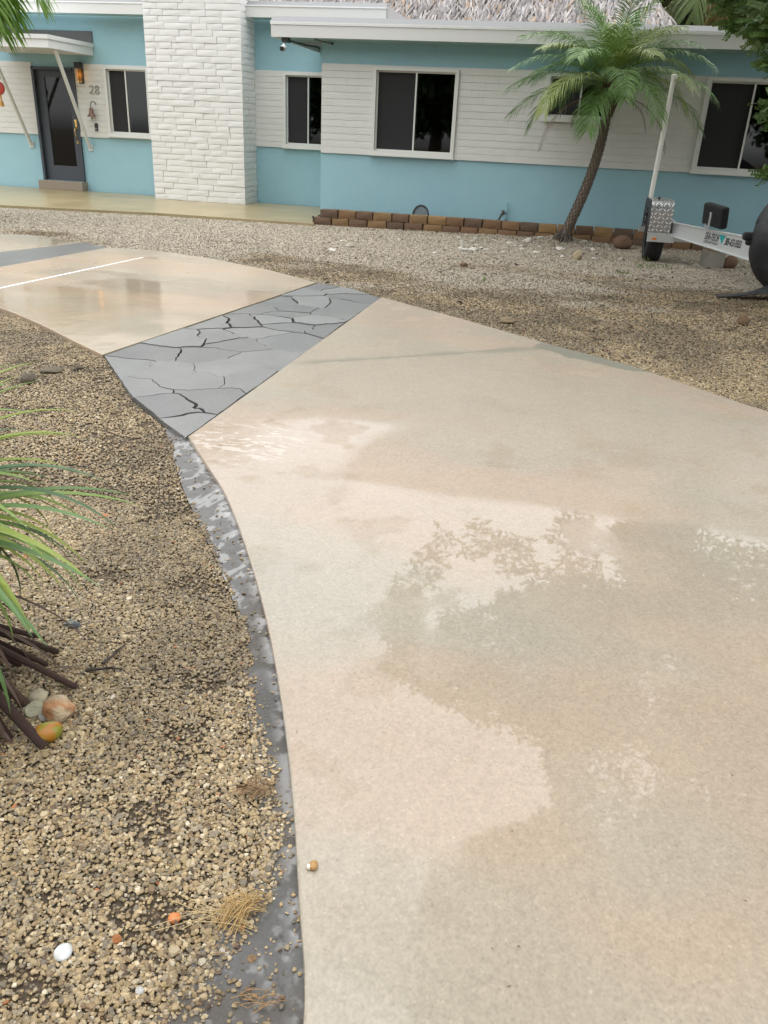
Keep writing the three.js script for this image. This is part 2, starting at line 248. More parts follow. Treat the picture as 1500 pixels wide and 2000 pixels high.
{ // porch slab
  const m = tex(512, 512, (i, j) => { const n = tileNoise(512, 7)(i, j); return [0.34 + 0.22 * (n - 0.5), 0.275 + 0.19 * (n - 0.5), 0.15 + 0.13 * (n - 0.5)]; }, true);
  tag(mesh('porch_slab', flat(porch, -0.06, 0.05, 0.006), new THREE.MeshPhysicalMaterial({ map: every(m, 3), roughness: 0.3, bumpMap: every(softT, 0.6), bumpScale: 0.001 })), 'damp yellow concrete walkway along the house front', 'walkway', null, 'structure');
}

// ---------------------------------------------------------------- gravel
const rocks = [0, 1, 2].map((k) => { const g = new THREE.IcosahedronGeometry(1, 0), p = g.attributes.position, m = new Map(), r = mulberry(k + 9); for (let i = 0; i < p.count; i++) { const key = [p.getX(i), p.getY(i), p.getZ(i)].map((v) => v.toFixed(3)).join(); if (!m.has(key)) m.set(key, rr(0.72, 1.15, r)); const s = m.get(key); p.setXYZ(i, p.getX(i) * s, p.getY(i) * s * 0.72, p.getZ(i) * s); } g.computeVertexNormals(); return g; });
const pebM = new THREE.MeshStandardMaterial({ color: col(0.79, 0.735, 0.64), roughness: 0.55 });
const palette = [[0.37, 0.30, 0.19], [0.31, 0.24, 0.14], [0.28, 0.245, 0.185], [0.46, 0.40, 0.29], [0.22, 0.165, 0.10], [0.34, 0.27, 0.16], [0.20, 0.175, 0.14], [0.40, 0.33, 0.22]];
function gravel(name, label, n, pick, size, seed) {
  const r = mulberry(seed), sets = [[], [], []], q = new THREE.Quaternion(), e = new THREE.Euler(), M4 = new THREE.Matrix4();
  let tries = 0;
  for (let i = 0; i < n && tries < n * 12;) {
    tries++; const p = pick(r); if (!p) continue; i++;
    const [x, z, lift = 0] = p, s = size(r, x, z);
    e.set(r() * 0.9 - 0.45, r() * 6.28, r() * 0.9 - 0.45);
    M4.compose(V(x, groundH(x, z) + s * (0.25 + 0.45 * r()) + lift, z), q.setFromEuler(e), V(s * rr(0.8, 1.25, r), s * rr(0.6, 1.0, r), s * rr(0.8, 1.25, r)));
    let c = palette[Math.floor(r() * 7.99)], k = rr(0.7, 1.18, r); const d = dry(x, z), o = r();
    if (o > 0.997) c = [0.36, 0.14, 0.05]; else if (o > 0.985) c = [0.58, 0.55, 0.47];
    const patch = 0.76 + 0.38 * sstep(0.36, 0.6, fbm(x * 2.2 + 50, z * 2.2 + 7, 4)); k *= patch * (1 - d) + d * 1.15;
    const w = d * 0.7; sets[i % 3].push([M4.clone(), [(c[0] + (0.50 - c[0]) * w) * k, (c[1] + (0.485 - c[1]) * w) * k, (c[2] + (0.46 - c[2]) * w) * k]]);
  }
  sets.forEach((s, k) => { const im = sh(new THREE.InstancedMesh(rocks[k], pebM, s.length)), c = new THREE.Color(); im.name = numbered(name); s.forEach(([m, v], i) => { im.setMatrixAt(i, m); im.setColorAt(i, c.setRGB(...v)); }); scene.add(im); tag(im, label, 'gravel', null, 'stuff'); });
}
const filmRag = (x, z) => { if (!inside(film, x, z)) return 0; return distLine(filmOuter, x, z) + 0.05 * (fbm(x * 12, z * 12, 3) - 0.5); };
const nearPick = (z0, z1, x0, x1) => (r) => { const x = rr(x0, x1, r), z = rr(z0, z1, r); if (onPaved(x, z)) return null; const f = filmRag(x, z); if (f > 0 && r() > 0.02 + 0.85 * sstep(0.02 + 0.05 * sstep(-2.2, -1.2, z), 0, f) + 0.12 * sstep(-1.6, -0.9, z) * sstep(0.6, 0.42, fbm(x * 8 + 4, z * 8, 3))) return null; if (fbm(x * 5 + 3, z * 5 + 1, 4) > 0.63 && r() > 0.35) return null; return [x, z, inside(film, x, z) ? 0.0075 - groundH(x, z) : 0]; };
gravel('gravel', 'cream and tan limestone pebbles beside the curved slab', 130000, nearPick(-2.7, -0.5, -2.2, -0.25), (r) => (0.0021 + 0.0042 * Math.pow(r(), 1.4)) * (r() > 0.95 ? 1.6 : 1), 101);
gravel('gravel', 'tan limestone pebbles along the far curve of the drive', 110000, nearPick(-7.2, -2.7, -6.2, -1.2), (r) => 0.003 + 0.0045 * Math.pow(r(), 1.3), 102);
gravel('gravel', 'pale limestone gravel between the drive and the house', 260000, (r) => { const z = -4.2 - 9.9 * Math.pow(r(), 0.9), x = rr(-11 * sstep(-5, -10.5, z) - 0.5, 1.2 - z * 0.22, r); if (onPaved(x, z) || inside(porch, x, z) || z < -14.05) return null; return [x, z]; }, (r, x, z) => rr(0.005, 0.0095, r) * (1 + 0.35 * sstep(-8, -12.5, z)), 103);

// ---------------------------------------------------------------- house
const ZR = -14.104, ZL = -16.26, BAND0 = 1.067, BAND1 = 2.367;
const wallT = tex(512, 512, (i, j) => { const n = tileNoise(512, 5)(i, j), m = tileNoise(512, 24)(i, j), k = 1 + 0.10 * (n - 0.5) + 0.07 * (m - 0.5); return [0.30 * k, 0.505 * k, 0.575 * (2 - k) * k]; }, true);
const tealM = mat([1, 1, 1], 0.75, { map: every(wallT, 2.6), bumpMap: every(stuccoT, 1.0), bumpScale: 0.005 });
const whiteM = mat([0.66, 0.66, 0.63], 0.6, { bumpMap: every(stuccoT, 0.5), bumpScale: 0.0015 });
const trimM = mat([0.68, 0.69, 0.68], 0.45);
const frameM = mat([0.66, 0.67, 0.64], 0.4);
const screenM = mat([0.022, 0.022, 0.025], 0.9, { transmission: 0.4, thickness: 0 });
const glassM = mat([0.45, 0.48, 0.47], 0.02, { ior: 1.5, transmission: 1, thickness: 0 }), roomM = mat([0.45, 0.42, 0.37], 0.9);
const darkM = mat([0.03, 0.03, 0.032], 0.5);
const house = thing('house', 'single storey blue and white block house with flat roof', 'house', V(0, 0, 0));
const windowsR = [[-3.42, -2.06, 1.09, 2.335, -2.72], [-0.72, 0.28, 1.70, 2.33, -0.19], [1.575, 2.96, 1.08, 2.345, 2.255]];
const windowsL = [[-9.31, -8.38, 1.115, 2.33, -8.86], [-5.66, -4.66, 1.08, 2.34, -5.165]];
const DOOR = [-10.885, -9.945, 0.22, 2.29];
const rect = (x0, x1, y0, y1) => [[x0, y0], [x1, y0], [x1, y1], [x0, y1]].map(([a, b]) => new THREE.Vector2(a, b));
function wallGeo(x0, x1, y0, y1, holes, z, depth) {
  const s = new THREE.Shape(rect(x0, x1, y0, y1)); for (const h of holes) s.holes.push(new THREE.Path(rect(h[0], h[1], h[2], h[3])));
  return new THREE.ExtrudeGeometry(s, { depth, bevelEnabled: false }).translate(0, 0, z - depth);
}
mesh('front_wall', wallGeo(-4.27, 6.4, -0.2, 2.718, windowsR, ZR, 0.2), tealM, house);
mesh('front_wall', wallGeo(-15, -4.2, -0.2, 3.198, [...windowsL, DOOR], ZL, 0.2), tealM, house);
mesh('side_wall', join(bx(0.2, 2.9, 2.0, -4.17, 1.25, ZR - 1.22)), tealM, house);
mesh('side_wall', bx(0.2, 2.9, 7.8, 6.3, 1.25, -18.2), tealM, house);
mesh('side_wall', bx(0.2, 3.4, 5.6, -14.9, 1.5, -19.3), tealM, house);
mesh('back_wall', bx(10.6, 3.0, 0.2, 1.1, 1.3, -22.0), tealM, house); mesh('back_wall', bx(10.8, 3.45, 0.2, -9.6, 1.5, -22.0), tealM, house);
mesh('inner_wall', bx(0.12, 3.1, 5.5, -4.28, 1.6, -19.2), roomM, house); mesh('inner_wall', bx(10.4, 2.6, 0.1, 1.05, 1.4, -18.2), roomM, house); mesh('inner_wall', bx(10.4, 3.0, 0.1, -9.55, 1.6, -20.2), roomM, house);
mesh('floor', bx(10.4, 0.1, 7.6, 1.05, -0.06, -18.1), roomM, house); mesh('floor', bx(10.4, 0.1, 5.4, -9.6, -0.06, -19.2), roomM, house);
// white block band, each course of blocks laid one by one
const blockGeos = {};
function blockGeo(L, H, D, k, bulge) {
  const key = [L.toFixed(2), H.toFixed(3), k].join(); if (blockGeos[key]) return blockGeos[key];
  const g = new THREE.BoxGeometry(L, H, D, 3, 2, 1), p = g.attributes.position, r = mulberry(k * 17 + 3), jit = {};
  for (let i = 0; i < p.count; i++) {
    const x = p.getX(i), y = p.getY(i), z = p.getZ(i), id = x.toFixed(3) + y.toFixed(3); jit[id] ??= [r() - 0.5, r() - 0.5, r() - 0.5];
    const j = jit[id], ex = Math.abs(Math.abs(x) - L / 2) < 1e-4, ey = Math.abs(Math.abs(y) - H / 2) < 1e-4;
    if (z > 0) p.setXYZ(i, x + (ex ? 0 : j[0] * bulge * 2), y + (ey ? 0 : 0) + (ey ? j[1] * bulge * 0.5 : 0), z + (ex || ey ? -bulge * 0.8 + j[2] * bulge * 0.8 : bulge * 0.3 + j[2] * bulge * 0.6));
  }
  g.computeVertexNormals(); return blockGeos[key] = g;
}
const paint = [1, 0.985, 1.015].map((k) => mat([0.66 * k, 0.665 * k, 0.635 * k], 0.62, { bumpMap: every(stuccoT, 0.5), bumpScale: 0.001 }));
const band = sub('block_band', house);
function bandWall(x0, x1, holes, z) {
  mesh('mortar', wallGeo(x0, x1, BAND0 + 0.012, BAND1 - 0.004, holes.map((h) => [h[0], h[1], Math.max(h[2], BAND0 + 0.02), Math.min(h[3], BAND1 - 0.01)]), z + 0.012, 0.016), paint[1], band);
  const N = 13, H = (BAND1 - BAND0) / N, L = 0.41;
  for (let c = 0; c < N; c++) {
    const y = BAND0 + c * H, cuts = holes.filter((h) => h[3] > y + 0.03 && h[2] < y + H - 0.03).sort((a, b) => a[0] - b[0]);
    let spans = [], s = x0; for (const h of cuts) { if (h[0] > s + 0.02) spans.push([s, h[0]]); s = h[1]; } if (s < x1 - 0.02) spans.push([s, x1]);
    for (const [a, b] of spans) {
      let x = a, first = true;
      while (x < b - 0.01) {
        let e = first && c % 2 ? x + L / 2 : x + L; first = false; if (b - e < 0.12) e = b; e = Math.min(e, b);
        const len = Math.round((e - x) * 50) / 50, k = Math.floor(rnd() * 3);
        const m = mesh('block', blockGeo(Math.max(0.04, len), H - 0.0045, 0.03, k, 0.0017), paint[Math.floor(rnd() * 3)], band);
        m.scale.x = (e - x - 0.0008) / Math.max(0.04, len); m.position.set((x + e) / 2, y + H / 2, z + 0.010 + (c ? 0 : 0.008) + rnd() * 0.0006); m.rotation.z = (rnd() - 0.5) * 0.003;
        x = e;
      }
    }
  }
}
bandWall(-4.265, 3.6, windowsR, ZR);
bandWall(-12.4, DOOR[0], [], ZL); bandWall(DOOR[1], -8.06, [windowsL[0]], ZL);
bandWall(-6.22, -4.3, [windowsL[1]], ZL);
function windowUnit(w, z) {
  const [x0, x1, y0, y1, mx] = w, o = sub('window', house, V((x0 + x1) / 2, y0, z)), cx = (x0 + x1) / 2, W = x1 - x0, H = y1 - y0;
  const f = 0.055, d = 0.13;
  mesh('frame', join(bx(W, f, d, 0, f / 2, 0), bx(W, 0.04, d, 0, H - 0.02, 0), bx(f, H - f - 0.04, d, -W / 2 + f / 2, (H + f - 0.04) / 2, 0), bx(f * 0.7, H - f - 0.04, d, W / 2 - f * 0.35, (H + f - 0.04) / 2, 0)), frameM, o);
  const s = 0.024, a = x0 + f - cx, m = mx - cx, b = x1 - f * 0.7 - cx, yb = f, yt = H - 0.04;
  const sash = (l, r, zz) => join(bx(r - l, s, 0.03, (l + r) / 2, yb + s / 2, zz), bx(r - l, s, 0.03, (l + r) / 2, yt - s / 2, zz), bx(s, yt - yb - 2 * s, 0.03, l + s / 2, (yb + yt) / 2, zz), bx(s, yt - yb - 2 * s, 0.03, r - s / 2, (yb + yt) / 2, zz));
  const sl = mesh('sash', sash(a, m + 0.02, -0.025), frameM, o), sr = mesh('sash', sash(m - 0.02, b, 0.012), frameM, o);
  mesh('screen', bx(m + 0.02 - a - 2 * s, yt - yb - 2 * s, 0.004, (a + m + 0.02) / 2, (yb + yt) / 2, -0.028), screenM, o);
  mesh('pane', bx(b - m + 0.02 - 2 * s, yt - yb - 2 * s, 0.005, (m - 0.02 + b) / 2, (yb + yt) / 2, 0.006), glassM, o);
  mesh('sill', bx(W + 0.02, 0.022, 0.05, 0, -0.011, 0.065), frameM, o);
}
windowsR.forEach((w) => windowUnit(w, ZR)); windowsL.forEach((w) => windowUnit(w, ZL));
{ // front door
  const [x0, x1, y0, y1] = DOOR, o = sub('front_door', house, V((x0 + x1) / 2, y0, ZL)), W = x1 - x0, H = y1 - y0;
  const slate = mat([0.050, 0.062, 0.078], 0.5), dk = mat([0.30, 0.30, 0.31], 0.04, { ior: 1.5, transmission: 1, thickness: 0 }), brass = mat([0.72, 0.50, 0.16], 0.3, { metalness: 1 });
  mesh('door_frame', join(bx(0.05, H, 0.14, -W / 2 + 0.025, H / 2, -0.02), bx(0.03, H, 0.14, W / 2 - 0.015, H / 2, -0.02), bx(W - 0.08, 0.05, 0.14, -0.01, H - 0.025, -0.02)), slate, o);
  const s = new THREE.Shape(rect(-W / 2 + 0.053, W / 2 - 0.033, 0.005, H - 0.053)); s.holes.push(new THREE.Path(rect(-0.245, 0.285, 0.28, H - 0.17)));
  mesh('slab', new THREE.ExtrudeGeometry(s, { depth: 0.045, bevelEnabled: true, bevelSize: 0.004, bevelThickness: 0.004, bevelSegments: 1 }).translate(0, 0, -0.075), slate, o);
  mesh('pane', bx(0.535, H - 0.455, 0.008, 0.02, (H + 0.11) / 2, -0.05), dk, o);
  mesh('hinge', bx(0.03, 0.11, 0.03, -W / 2 + 0.045, H - 0.28, 0.01), darkM, o); mesh('hinge', bx(0.03, 0.11, 0.03, -W / 2 + 0.045, 0.95, 0.01), darkM, o);
  mesh('handle', join(rbx(0.05, 0.16, 0.02, 0.008, 0.365, 1.07, -0.02), tube([V(0.365, 1.02, -0.02), V(0.365, 0.99, 0.04), V(0.365, 0.88, 0.045), V(0.365, 0.79, -0.02)], 0.011, 0.009, 14), cyl(0.028, 0.028, 0.03, 0, 0, 0).rotateX(Math.PI / 2).translate(0.365, 1.13, -0.015), new THREE.TorusGeometry(0.022, 0.006, 6, 12).translate(0.365, 0.74, -0.02)), brass, o);
  mesh('threshold', rbx(W + 0.06, 0.17, 0.30, 0.01, 0, -0.087, 0.06), mat([0.27, 0.225, 0.175], 0.6, { bumpMap: every(softT, 0.4), bumpScale: 0.002 }), o);
}
// roofs
const soffitM = mat([0.34, 0.50, 0.50], 0.8), roofGrey = mat([0.21, 0.215, 0.22], 0.7);
{
  const r = sub('low_roof', house), x0 = -4.97, x1 = 6.9, w = x1 - x0, c = (x0 + x1) / 2, zf = -13.72;
  mesh('fascia', bx(w, 0.185, 0.035, c, 2.7655, zf), trimM, r);
  mesh('drip_edge', join(bx(w + 0.02, 0.022, 0.05, c, 2.870, zf + 0.006), bx(w + 0.01, 0.02, 0.01, c, 2.85, zf + 0.024)), mat([0.86, 0.87, 0.88], 0.3), r);
  { const g = bx(w + 0.02, 0.004, 0.16, 0, 0, 0); g.rotateX(0.52); g.translate(c, 2.922, zf - 0.055); mesh('roof_flashing', g, roofGrey, r); }
  mesh('soffit', bx(w - 0.04, 0.02, 0.366, c, 2.688, zf - 0.2), soffitM, r);
  mesh('soffit_trim', bx(w - 0.04, 0.02, 0.02, c, 2.669, ZR + 0.014), soffitM, r);
  mesh('end_fascia', bx(0.03, 0.185, 2.48, x0 + 0.015, 2.7655, zf - 1.26), trimM, r);
  mesh('roof_deck', bx(w - 0.06, 0.16, 8.2, c, 2.80, -18.0), roofGrey, r);
}
{
  const r = sub('high_roof', house), x0 = -15.4, x1 = -3.66, zf = -15.86;
  for (const [a, b] of [[x0, -8.06], [-6.21, x1]]) {
    const w = b - a, c = (a + b) / 2;
    mesh('fascia', bx(w, 0.165, 0.035, c, 3.2485, zf), trimM, r);
    mesh('drip_edge', bx(w, 0.02, 0.05, c, 3.342, zf + 0.006), mat([0.86, 0.87, 0.88], 0.3), r);
    const g = bx(w, 0.004, 0.16, 0, 0, 0); g.rotateX(0.52); g.translate(c, 3.39, zf - 0.055); mesh('roof_flashing', g, roofGrey, r);
    mesh('soffit', bx(w - 0.02, 0.02, 0.36, c, 3.18, zf - 0.2), soffitM, r);
  }
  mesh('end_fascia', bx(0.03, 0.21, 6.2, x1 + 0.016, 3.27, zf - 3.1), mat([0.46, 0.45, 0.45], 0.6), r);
  mesh('roof_deck', bx(x1 - x0 - 0.05, 0.16, 6.0, (x0 + x1) / 2, 3.28, -19.3), roofGrey, r);
  mesh('upper_wall', bx(0.2, 0.6, 5.4, -4.1, 2.95, -19.2), tealM, r);
}
{ // chimney of slumped white bricks
  const ch = sub('chimney', house), x0 = -8.065, x1 = -6.205, zf = -15.565, H = 0.1025, rows = 40, top = rows * H;
  mesh('core', bx(x1 - x0 - 0.05, top, zf - ZL - 0.05 + 0.3, (x0 + x1) / 2, top / 2 + 0.03, (zf + ZL) / 2 - 0.17), paint[1], ch);
  const r = mulberry(404), slump = [1, 0.985, 1.015, 1.0].map((k) => mat([0.74 * k, 0.74 * k, 0.725 * k], 0.6, { bumpMap: every(stuccoT, 0.35), bumpScale: 0.002 }));
  for (let c = 0; c < rows; c++) {
    const y = 0.05 + c * H; let x = x0 + (c % 2 ? -0.0 : 0.0), first = true;
    while (x < x1 - 0.01) {
      let L = first ? [0.14, 0.28, 0.4, 0.2][Math.floor(r() * 4)] : [0.3, 0.4, 0.4, 0.52, 0.24][Math.floor(r() * 5)]; first = false; if (x1 - x - L < 0.16) L = x1 - x;
      const m = mesh('brick', blockGeo(Math.round(L * 50) / 50 - 0.006, H - 0.005, 0.12, 30 + Math.floor(r() * 5), 0.008), slump[Math.floor(r() * 4)], ch);
      m.position.set(x + L / 2, y + H / 2, zf - 0.06 + (r() - 0.5) * 0.012); m.rotation.set((r() - 0.5) * 0.05, (r() - 0.5) * 0.02, (r() - 0.5) * 0.012); x += L;
    }
    let z = zf - 0.128; const e = ZL + 0.003; first = true;
    while (z > e + 0.01) {
      let L = first && c % 2 ? 0.2 : 0.42; first = false; if (z - L - e < 0.14) L = z - e;
      const m = mesh('brick', blockGeo(Math.round(L * 50) / 50 - 0.006, H - 0.005, 0.12, 30 + Math.floor(r() * 5), 0.009), slump[Math.floor(r() * 4)], ch);
      m.rotation.y = Math.PI / 2; m.position.set(x1 - 0.064 + (r() - 0.5) * 0.01, y + H / 2, z - L / 2); z -= L;
    }
  }
}
{ // flat canopy over the door with two slanting pipe braces
  const c = sub('door_canopy', house), x0 = -11.35, x1 = -9.51, z1 = -14.76, W = x1 - x0, D = z1 - ZL;
  mesh('canopy_slab', join(bx(W, 0.135, D - 0.01, (x0 + x1) / 2, 2.575, (z1 + ZL) / 2), bx(W + 0.04, 0.07, D + 0.01, (x0 + x1) / 2, 2.679, (z1 + ZL) / 2 + 0.01)), trimM, c);
  mesh('dark_strip', bx(W + 0.02, 0.20, 0.03, (x0 + x1) / 2, 2.815, ZL + 0.016), mat([0.10, 0.105, 0.105], 0.7), c);  // dark grey strip along the wall just above the canopy
  for (const b of [[-9.76, 0.875], [-11.09, 0.875]]) { const t = V(b[0] + 0.16, 2.515, -15.1); mesh('brace', tube([t, V(b[0], b[1], ZL + 0.03)], 0.034, 0.034, 2, 12), trimM, c); mesh('brace_foot', rbx(0.09, 0.12, 0.03, 0.008, b[0], b[1], ZL + 0.014), trimM, c); }
}
// ---------------------------------------------------------------- fixtures on the house
{
  const o = thing('wall_lamp', 'black and brass wall lamp with amber glass by door', 'lamp', V(-9.80, 2.02, ZL + 0.03));
  mesh('back_plate', bx(0.10, 0.36, 0.02, 0, 0.18, 0.006), darkM, o); mesh('cap', rbx(0.12, 0.11, 0.13, 0.01, 0, 0.31, 0.075), darkM, o);
  mesh('glass', new THREE.CylinderGeometry(0.046, 0.046, 0.21, 16, 1, true).translate(0, 0.145, 0.075), mat([0.85, 0.55, 0.18], 0.1, { transmission: 0.85, thickness: 0 }), o);
  mesh('base_ring', cyl(0.05, 0.05, 0.025, 0, 0.03, 0.075), mat([0.75, 0.52, 0.2], 0.25, { metalness: 1 }), o);
  mesh('bulb', new THREE.SphereGeometry(0.022, 10, 8).translate(0, 0.15, 0.075), new THREE.MeshStandardMaterial({ color: 0x201000, emissive: col(1, 0.62, 0.22), emissiveIntensity: 0.5 }), o);
  const l = new THREE.PointLight(col(1, 0.68, 0.35), 0.025); l.position.set(0, 0.15, 0.075); l.castShadow = true; o.add(l);
}
const font = await new FontLoader().loadAsync('fonts/droid/droid_sans_regular.typeface.json');
{
  const o = thing('house_number', 'grey metal house number 28 beside the front door', 'house number', V(-9.66, 1.845, ZL + 0.04));
  [['2', 0], ['8', 0.115]].forEach(([s, x]) => { const g = new TextGeometry(s, { font, size: 0.15, depth: 0.012, curveSegments: 6 }); g.translate(x, 0, -0.01); const m = mesh('digit', g, mat([0.30, 0.29, 0.26], 0.4, { metalness: 0.6 }), o); m.userData.label = `grey metal digit ${s}`; });
}
{
  const o = thing('door_bell', 'small bronze ship bell hanging from bracket under house number', 'bell', V(-9.61, 1.36, ZL + 0.02));
  const b = mat([0.20, 0.12, 0.09], 0.4, { metalness: 0.5 });
  mesh('bell_cup', new THREE.LatheGeometry([[0.001, 0.24], [0.03, 0.235], [0.042, 0.20], [0.048, 0.15], [0.065, 0.11], [0.085, 0.085], [0.083, 0.08], [0.06, 0.10]].map(([a, c]) => new THREE.Vector2(a, c)), 18).translate(0, 0, 0.09), b, o);
  mesh('bracket', tube([V(0.06, 0.30, 0.0), V(0.06, 0.34, 0.04), V(0.02, 0.345, 0.08), V(0, 0.30, 0.09), V(0, 0.235, 0.09)], 0.008, 0.008, 16), darkM, o);
  mesh('clapper', join(tube([V(0, 0.12, 0.09), V(0, 0.05, 0.09)], 0.005, 0.005, 2), new THREE.SphereGeometry(0.016, 8, 6).translate(0, 0.05, 0.09)), b, o);
  mesh('pull_cord', tube([V(0, 0.05, 0.09), V(0.003, -0.02, 0.09)], 0.005, 0.004, 3), mat([0.5, 0.48, 0.42], 0.9), o);
}
{
  const o = thing('doorbell_button', 'small black doorbell camera plate on white blocks', 'doorbell', V(-9.575, 1.19, ZL + 0.035));
  mesh('housing', rbx(0.062, 0.14, 0.03, 0.01, 0, 0.07, 0.005), darkM, o); mesh('button', cyl(0.014, 0.014, 0.006, 0, 0, 0).rotateX(Math.PI / 2).translate(0, 0.04, 0.022), mat([0.35, 0.36, 0.37], 0.3), o);
}
{ // security camera under the low roof's overhanging corner
  const p = Wz(554, 94, -14.6), o = thing('security_camera', 'white domed security camera with black lens under roof corner', 'camera', p);
  mesh('housing', join(new THREE.SphereGeometry(0.05, 16, 10).scale(0.95, 1, 1.2), cyl(0.012, 0.012, 2.68 - p.y, 0, (2.68 - p.y) / 2 , -0.01)), trimM, o); mesh('lens', cyl(0.036, 0.036, 0.05, 0, 0, 0).rotateX(Math.PI / 2 + 0.2).translate(-0.008, -0.01, 0.045), darkM, o);
  const q = Wz(558, 77, -13.78), f = thing('soffit_bracket', 'black electrical box with bent conduit under the soffit', 'conduit', V(q.x, 2.63, -13.80));
  mesh('box', rbx(0.11, 0.07, 0.12, 0.008, 0, 0.012, 0), darkM, f);
  mesh('conduit', tube([V(0.05, 0.01, 0), V(0.12, -0.01, -0.1), V(0.26, -0.03, -0.32), V(0.38, -0.04, -0.5), V(0.39, -0.07, -0.5)], 0.014, 0.014, 20, 6), mat([0.06, 0.10, 0.10], 0.6), f);
  const h = thing('soffit_pipe', 'short grey pipe slanting under the soffit', 'pipe', V(-4.32, 2.645, -13.86)); mesh('pipe', tube([V(0, 0.02, 0), V(0.22, -0.01, -0.22)], 0.012, 0.012, 4, 6), mat([0.16, 0.17, 0.16], 0.6), h); mesh('pipe_end', cyl(0.017, 0.017, 0.03, 0.22, -0.012, -0.22), darkM, h);
}
{ const a = Wz(568, 36, -15.83), b = Wz(480, -68, -18.2); tag(mesh('overhead_cable', tube([a, a.clone().lerp(b, 0.5).add(V(0, -0.03, 0)), b, b.clone().add(b.clone().sub(a).multiplyScalar(1.4)).add(V(0, 0.3, 0))], 0.009, 0.009, 24, 6), trimM), 'thin white cable running up from the roof edge', 'cable'); }
{ // round red hanging ornament at the entrance
  const p = Wz(-2, 172, -15.6), o = thing('hanging_ornament', 'red round hanging ornament with green top by the entrance', 'ornament', p);
  mesh('ball', new THREE.SphereGeometry(0.115, 18, 14).scale(1, 1.05, 0.7), mat([0.62, 0.09, 0.08], 0.5), o);
  mesh('top_leaf', join(new THREE.SphereGeometry(0.075, 10, 8).scale(0.8, 1.3, 0.6).translate(0.0, 0.20, 0)), mat([0.05, 0.22, 0.03], 0.6), o);
  mesh('tail', join(cyl(0.045, 0.03, 0.1, 0.015, -0.27, 0), cyl(0.012, 0.02, 0.12, 0.015, -0.17, 0)), mat([0.55, 0.30, 0.08], 0.6), o);
  mesh('string', tube([V(0, 0.25, 0), V(0.0, 2.51 - p.y, 0)], 0.004, 0.004, 2, 5), darkM, o);
}
// ---------------------------------------------------------------- retaining bricks, net, tap
{
  const o = thing('brick_edging', 'two course brown and tan concrete brick edging along house', 'edging', V(0, 0, 0));
  const bm = [[0.20, 0.115, 0.06], [0.25, 0.155, 0.075], [0.165, 0.10, 0.062], [0.31, 0.195, 0.085], [0.14, 0.092, 0.062], [0.23, 0.135, 0.07]].map((c) => mat(c, 0.85, { bumpMap: every(stuccoT, 0.25), bumpScale: 0.006 }));
  const r = mulberry(88); let last = -1;
  for (let row = 0; row < 2; row++) {
    let x = -4.12 + (row ? 0.05 : -0.06);
    while (x < 3.6) {
      const L = rr(0.27, 0.31, r), H = 0.122, D = 0.19, g = blockGeo(0.285, H - 0.006, D, 60 + Math.floor(r() * 6), 0.016);
      let k; do k = Math.floor(r() * 6); while (k === last); last = k;
      const m = mesh('brick', g, bm[k], o); m.scale.x = (L - 0.012) / 0.285; const bow = 0.05 * Math.sin(x * 0.8) - 0.03;
      m.position.set(x + L / 2, H * (row + 0.5) + 0.002 + (x > -0.5 ? 0.006 : 0), -13.46 + bow - row * 0.03 + (r() - 0.5) * 0.02); m.rotation.set((r() - 0.5) * 0.05, (r() - 0.5) * 0.10, (r() - 0.5) * 0.03); x += L + 0.004;
    }
  }
  // soil bed behind the edging
  tag(mesh('planting_bed', bx(7.6, 0.16, 0.52, -0.35, 0.06, -13.83), mat([0.11, 0.085, 0.06], 0.95, { bumpMap: every(gravelBump, 0.8), bumpScale: 0.01 })), 'narrow dark soil bed between brick edging and wall', 'soil', null, 'structure');
}
{
  const p = Wz(821, 420, -13.75), o = thing('landing_net', 'black hoop landing net leaning behind brick edging', 'net', V(p.x, 0.13, -13.75));
  const pts = []; for (let i = 0; i <= 20; i++) { const t = i / 20 * Math.PI; pts.push(V(-0.13 * Math.cos(t) * (1 + 0.15 * Math.sin(t)), 0.245 * Math.pow(Math.sin(t), 0.8), -0.05 * Math.sin(t))); }
  mesh('hoop', tube(pts, 0.013, 0.013, 40, 8), darkM, o);
  const s = new THREE.Shape(pts.map((q) => new THREE.Vector2(q.x, q.y))); const g = new THREE.ShapeGeometry(s); { const a = g.attributes.position; for (let i = 0; i < a.count; i++) a.setZ(i, -0.05 * clamp(a.getY(i) / 0.245) - 0.004); }
  mesh('netting', g, mat([0.22, 0.26, 0.28], 0.9, { transmission: 0.25, thickness: 0, side: THREE.DoubleSide }), o);
}
{
  const o = thing('garden_tap', 'blue painted standpipe with tap and black hose by wall', 'tap', V(-1.13, 0.13, ZR + 0.06));
  mesh('standpipe', cyl(0.013, 0.013, 0.36, 0, 0.18, 0), tealM, o); mesh('valve', join(cyl(0.02, 0.02, 0.05, -0.05, 0.19, 0.03), tube([V(0, 0.19, 0), V(-0.05, 0.19, 0.03)], 0.012, 0.012, 2), cyl(0.03, 0.03, 0.012, -0.05, 0.225, 0.03)), mat([0.12, 0.09, 0.07], 0.5, { metalness: 0.5 }), o);
  mesh('hose', tube([V(-0.06, 0.19, 0.05), V(-0.10, 0.10, 0.08), V(-0.15, 0.0, 0.10), V(-0.2, -0.02, 0.1)], 0.016, 0.016, 12, 8), darkM, o); mesh('hose', tube([V(0.0, 0.02, 0.03), V(0.01, 0.09, 0.03)], 0.02, 0.018, 3, 8), darkM, o);
}
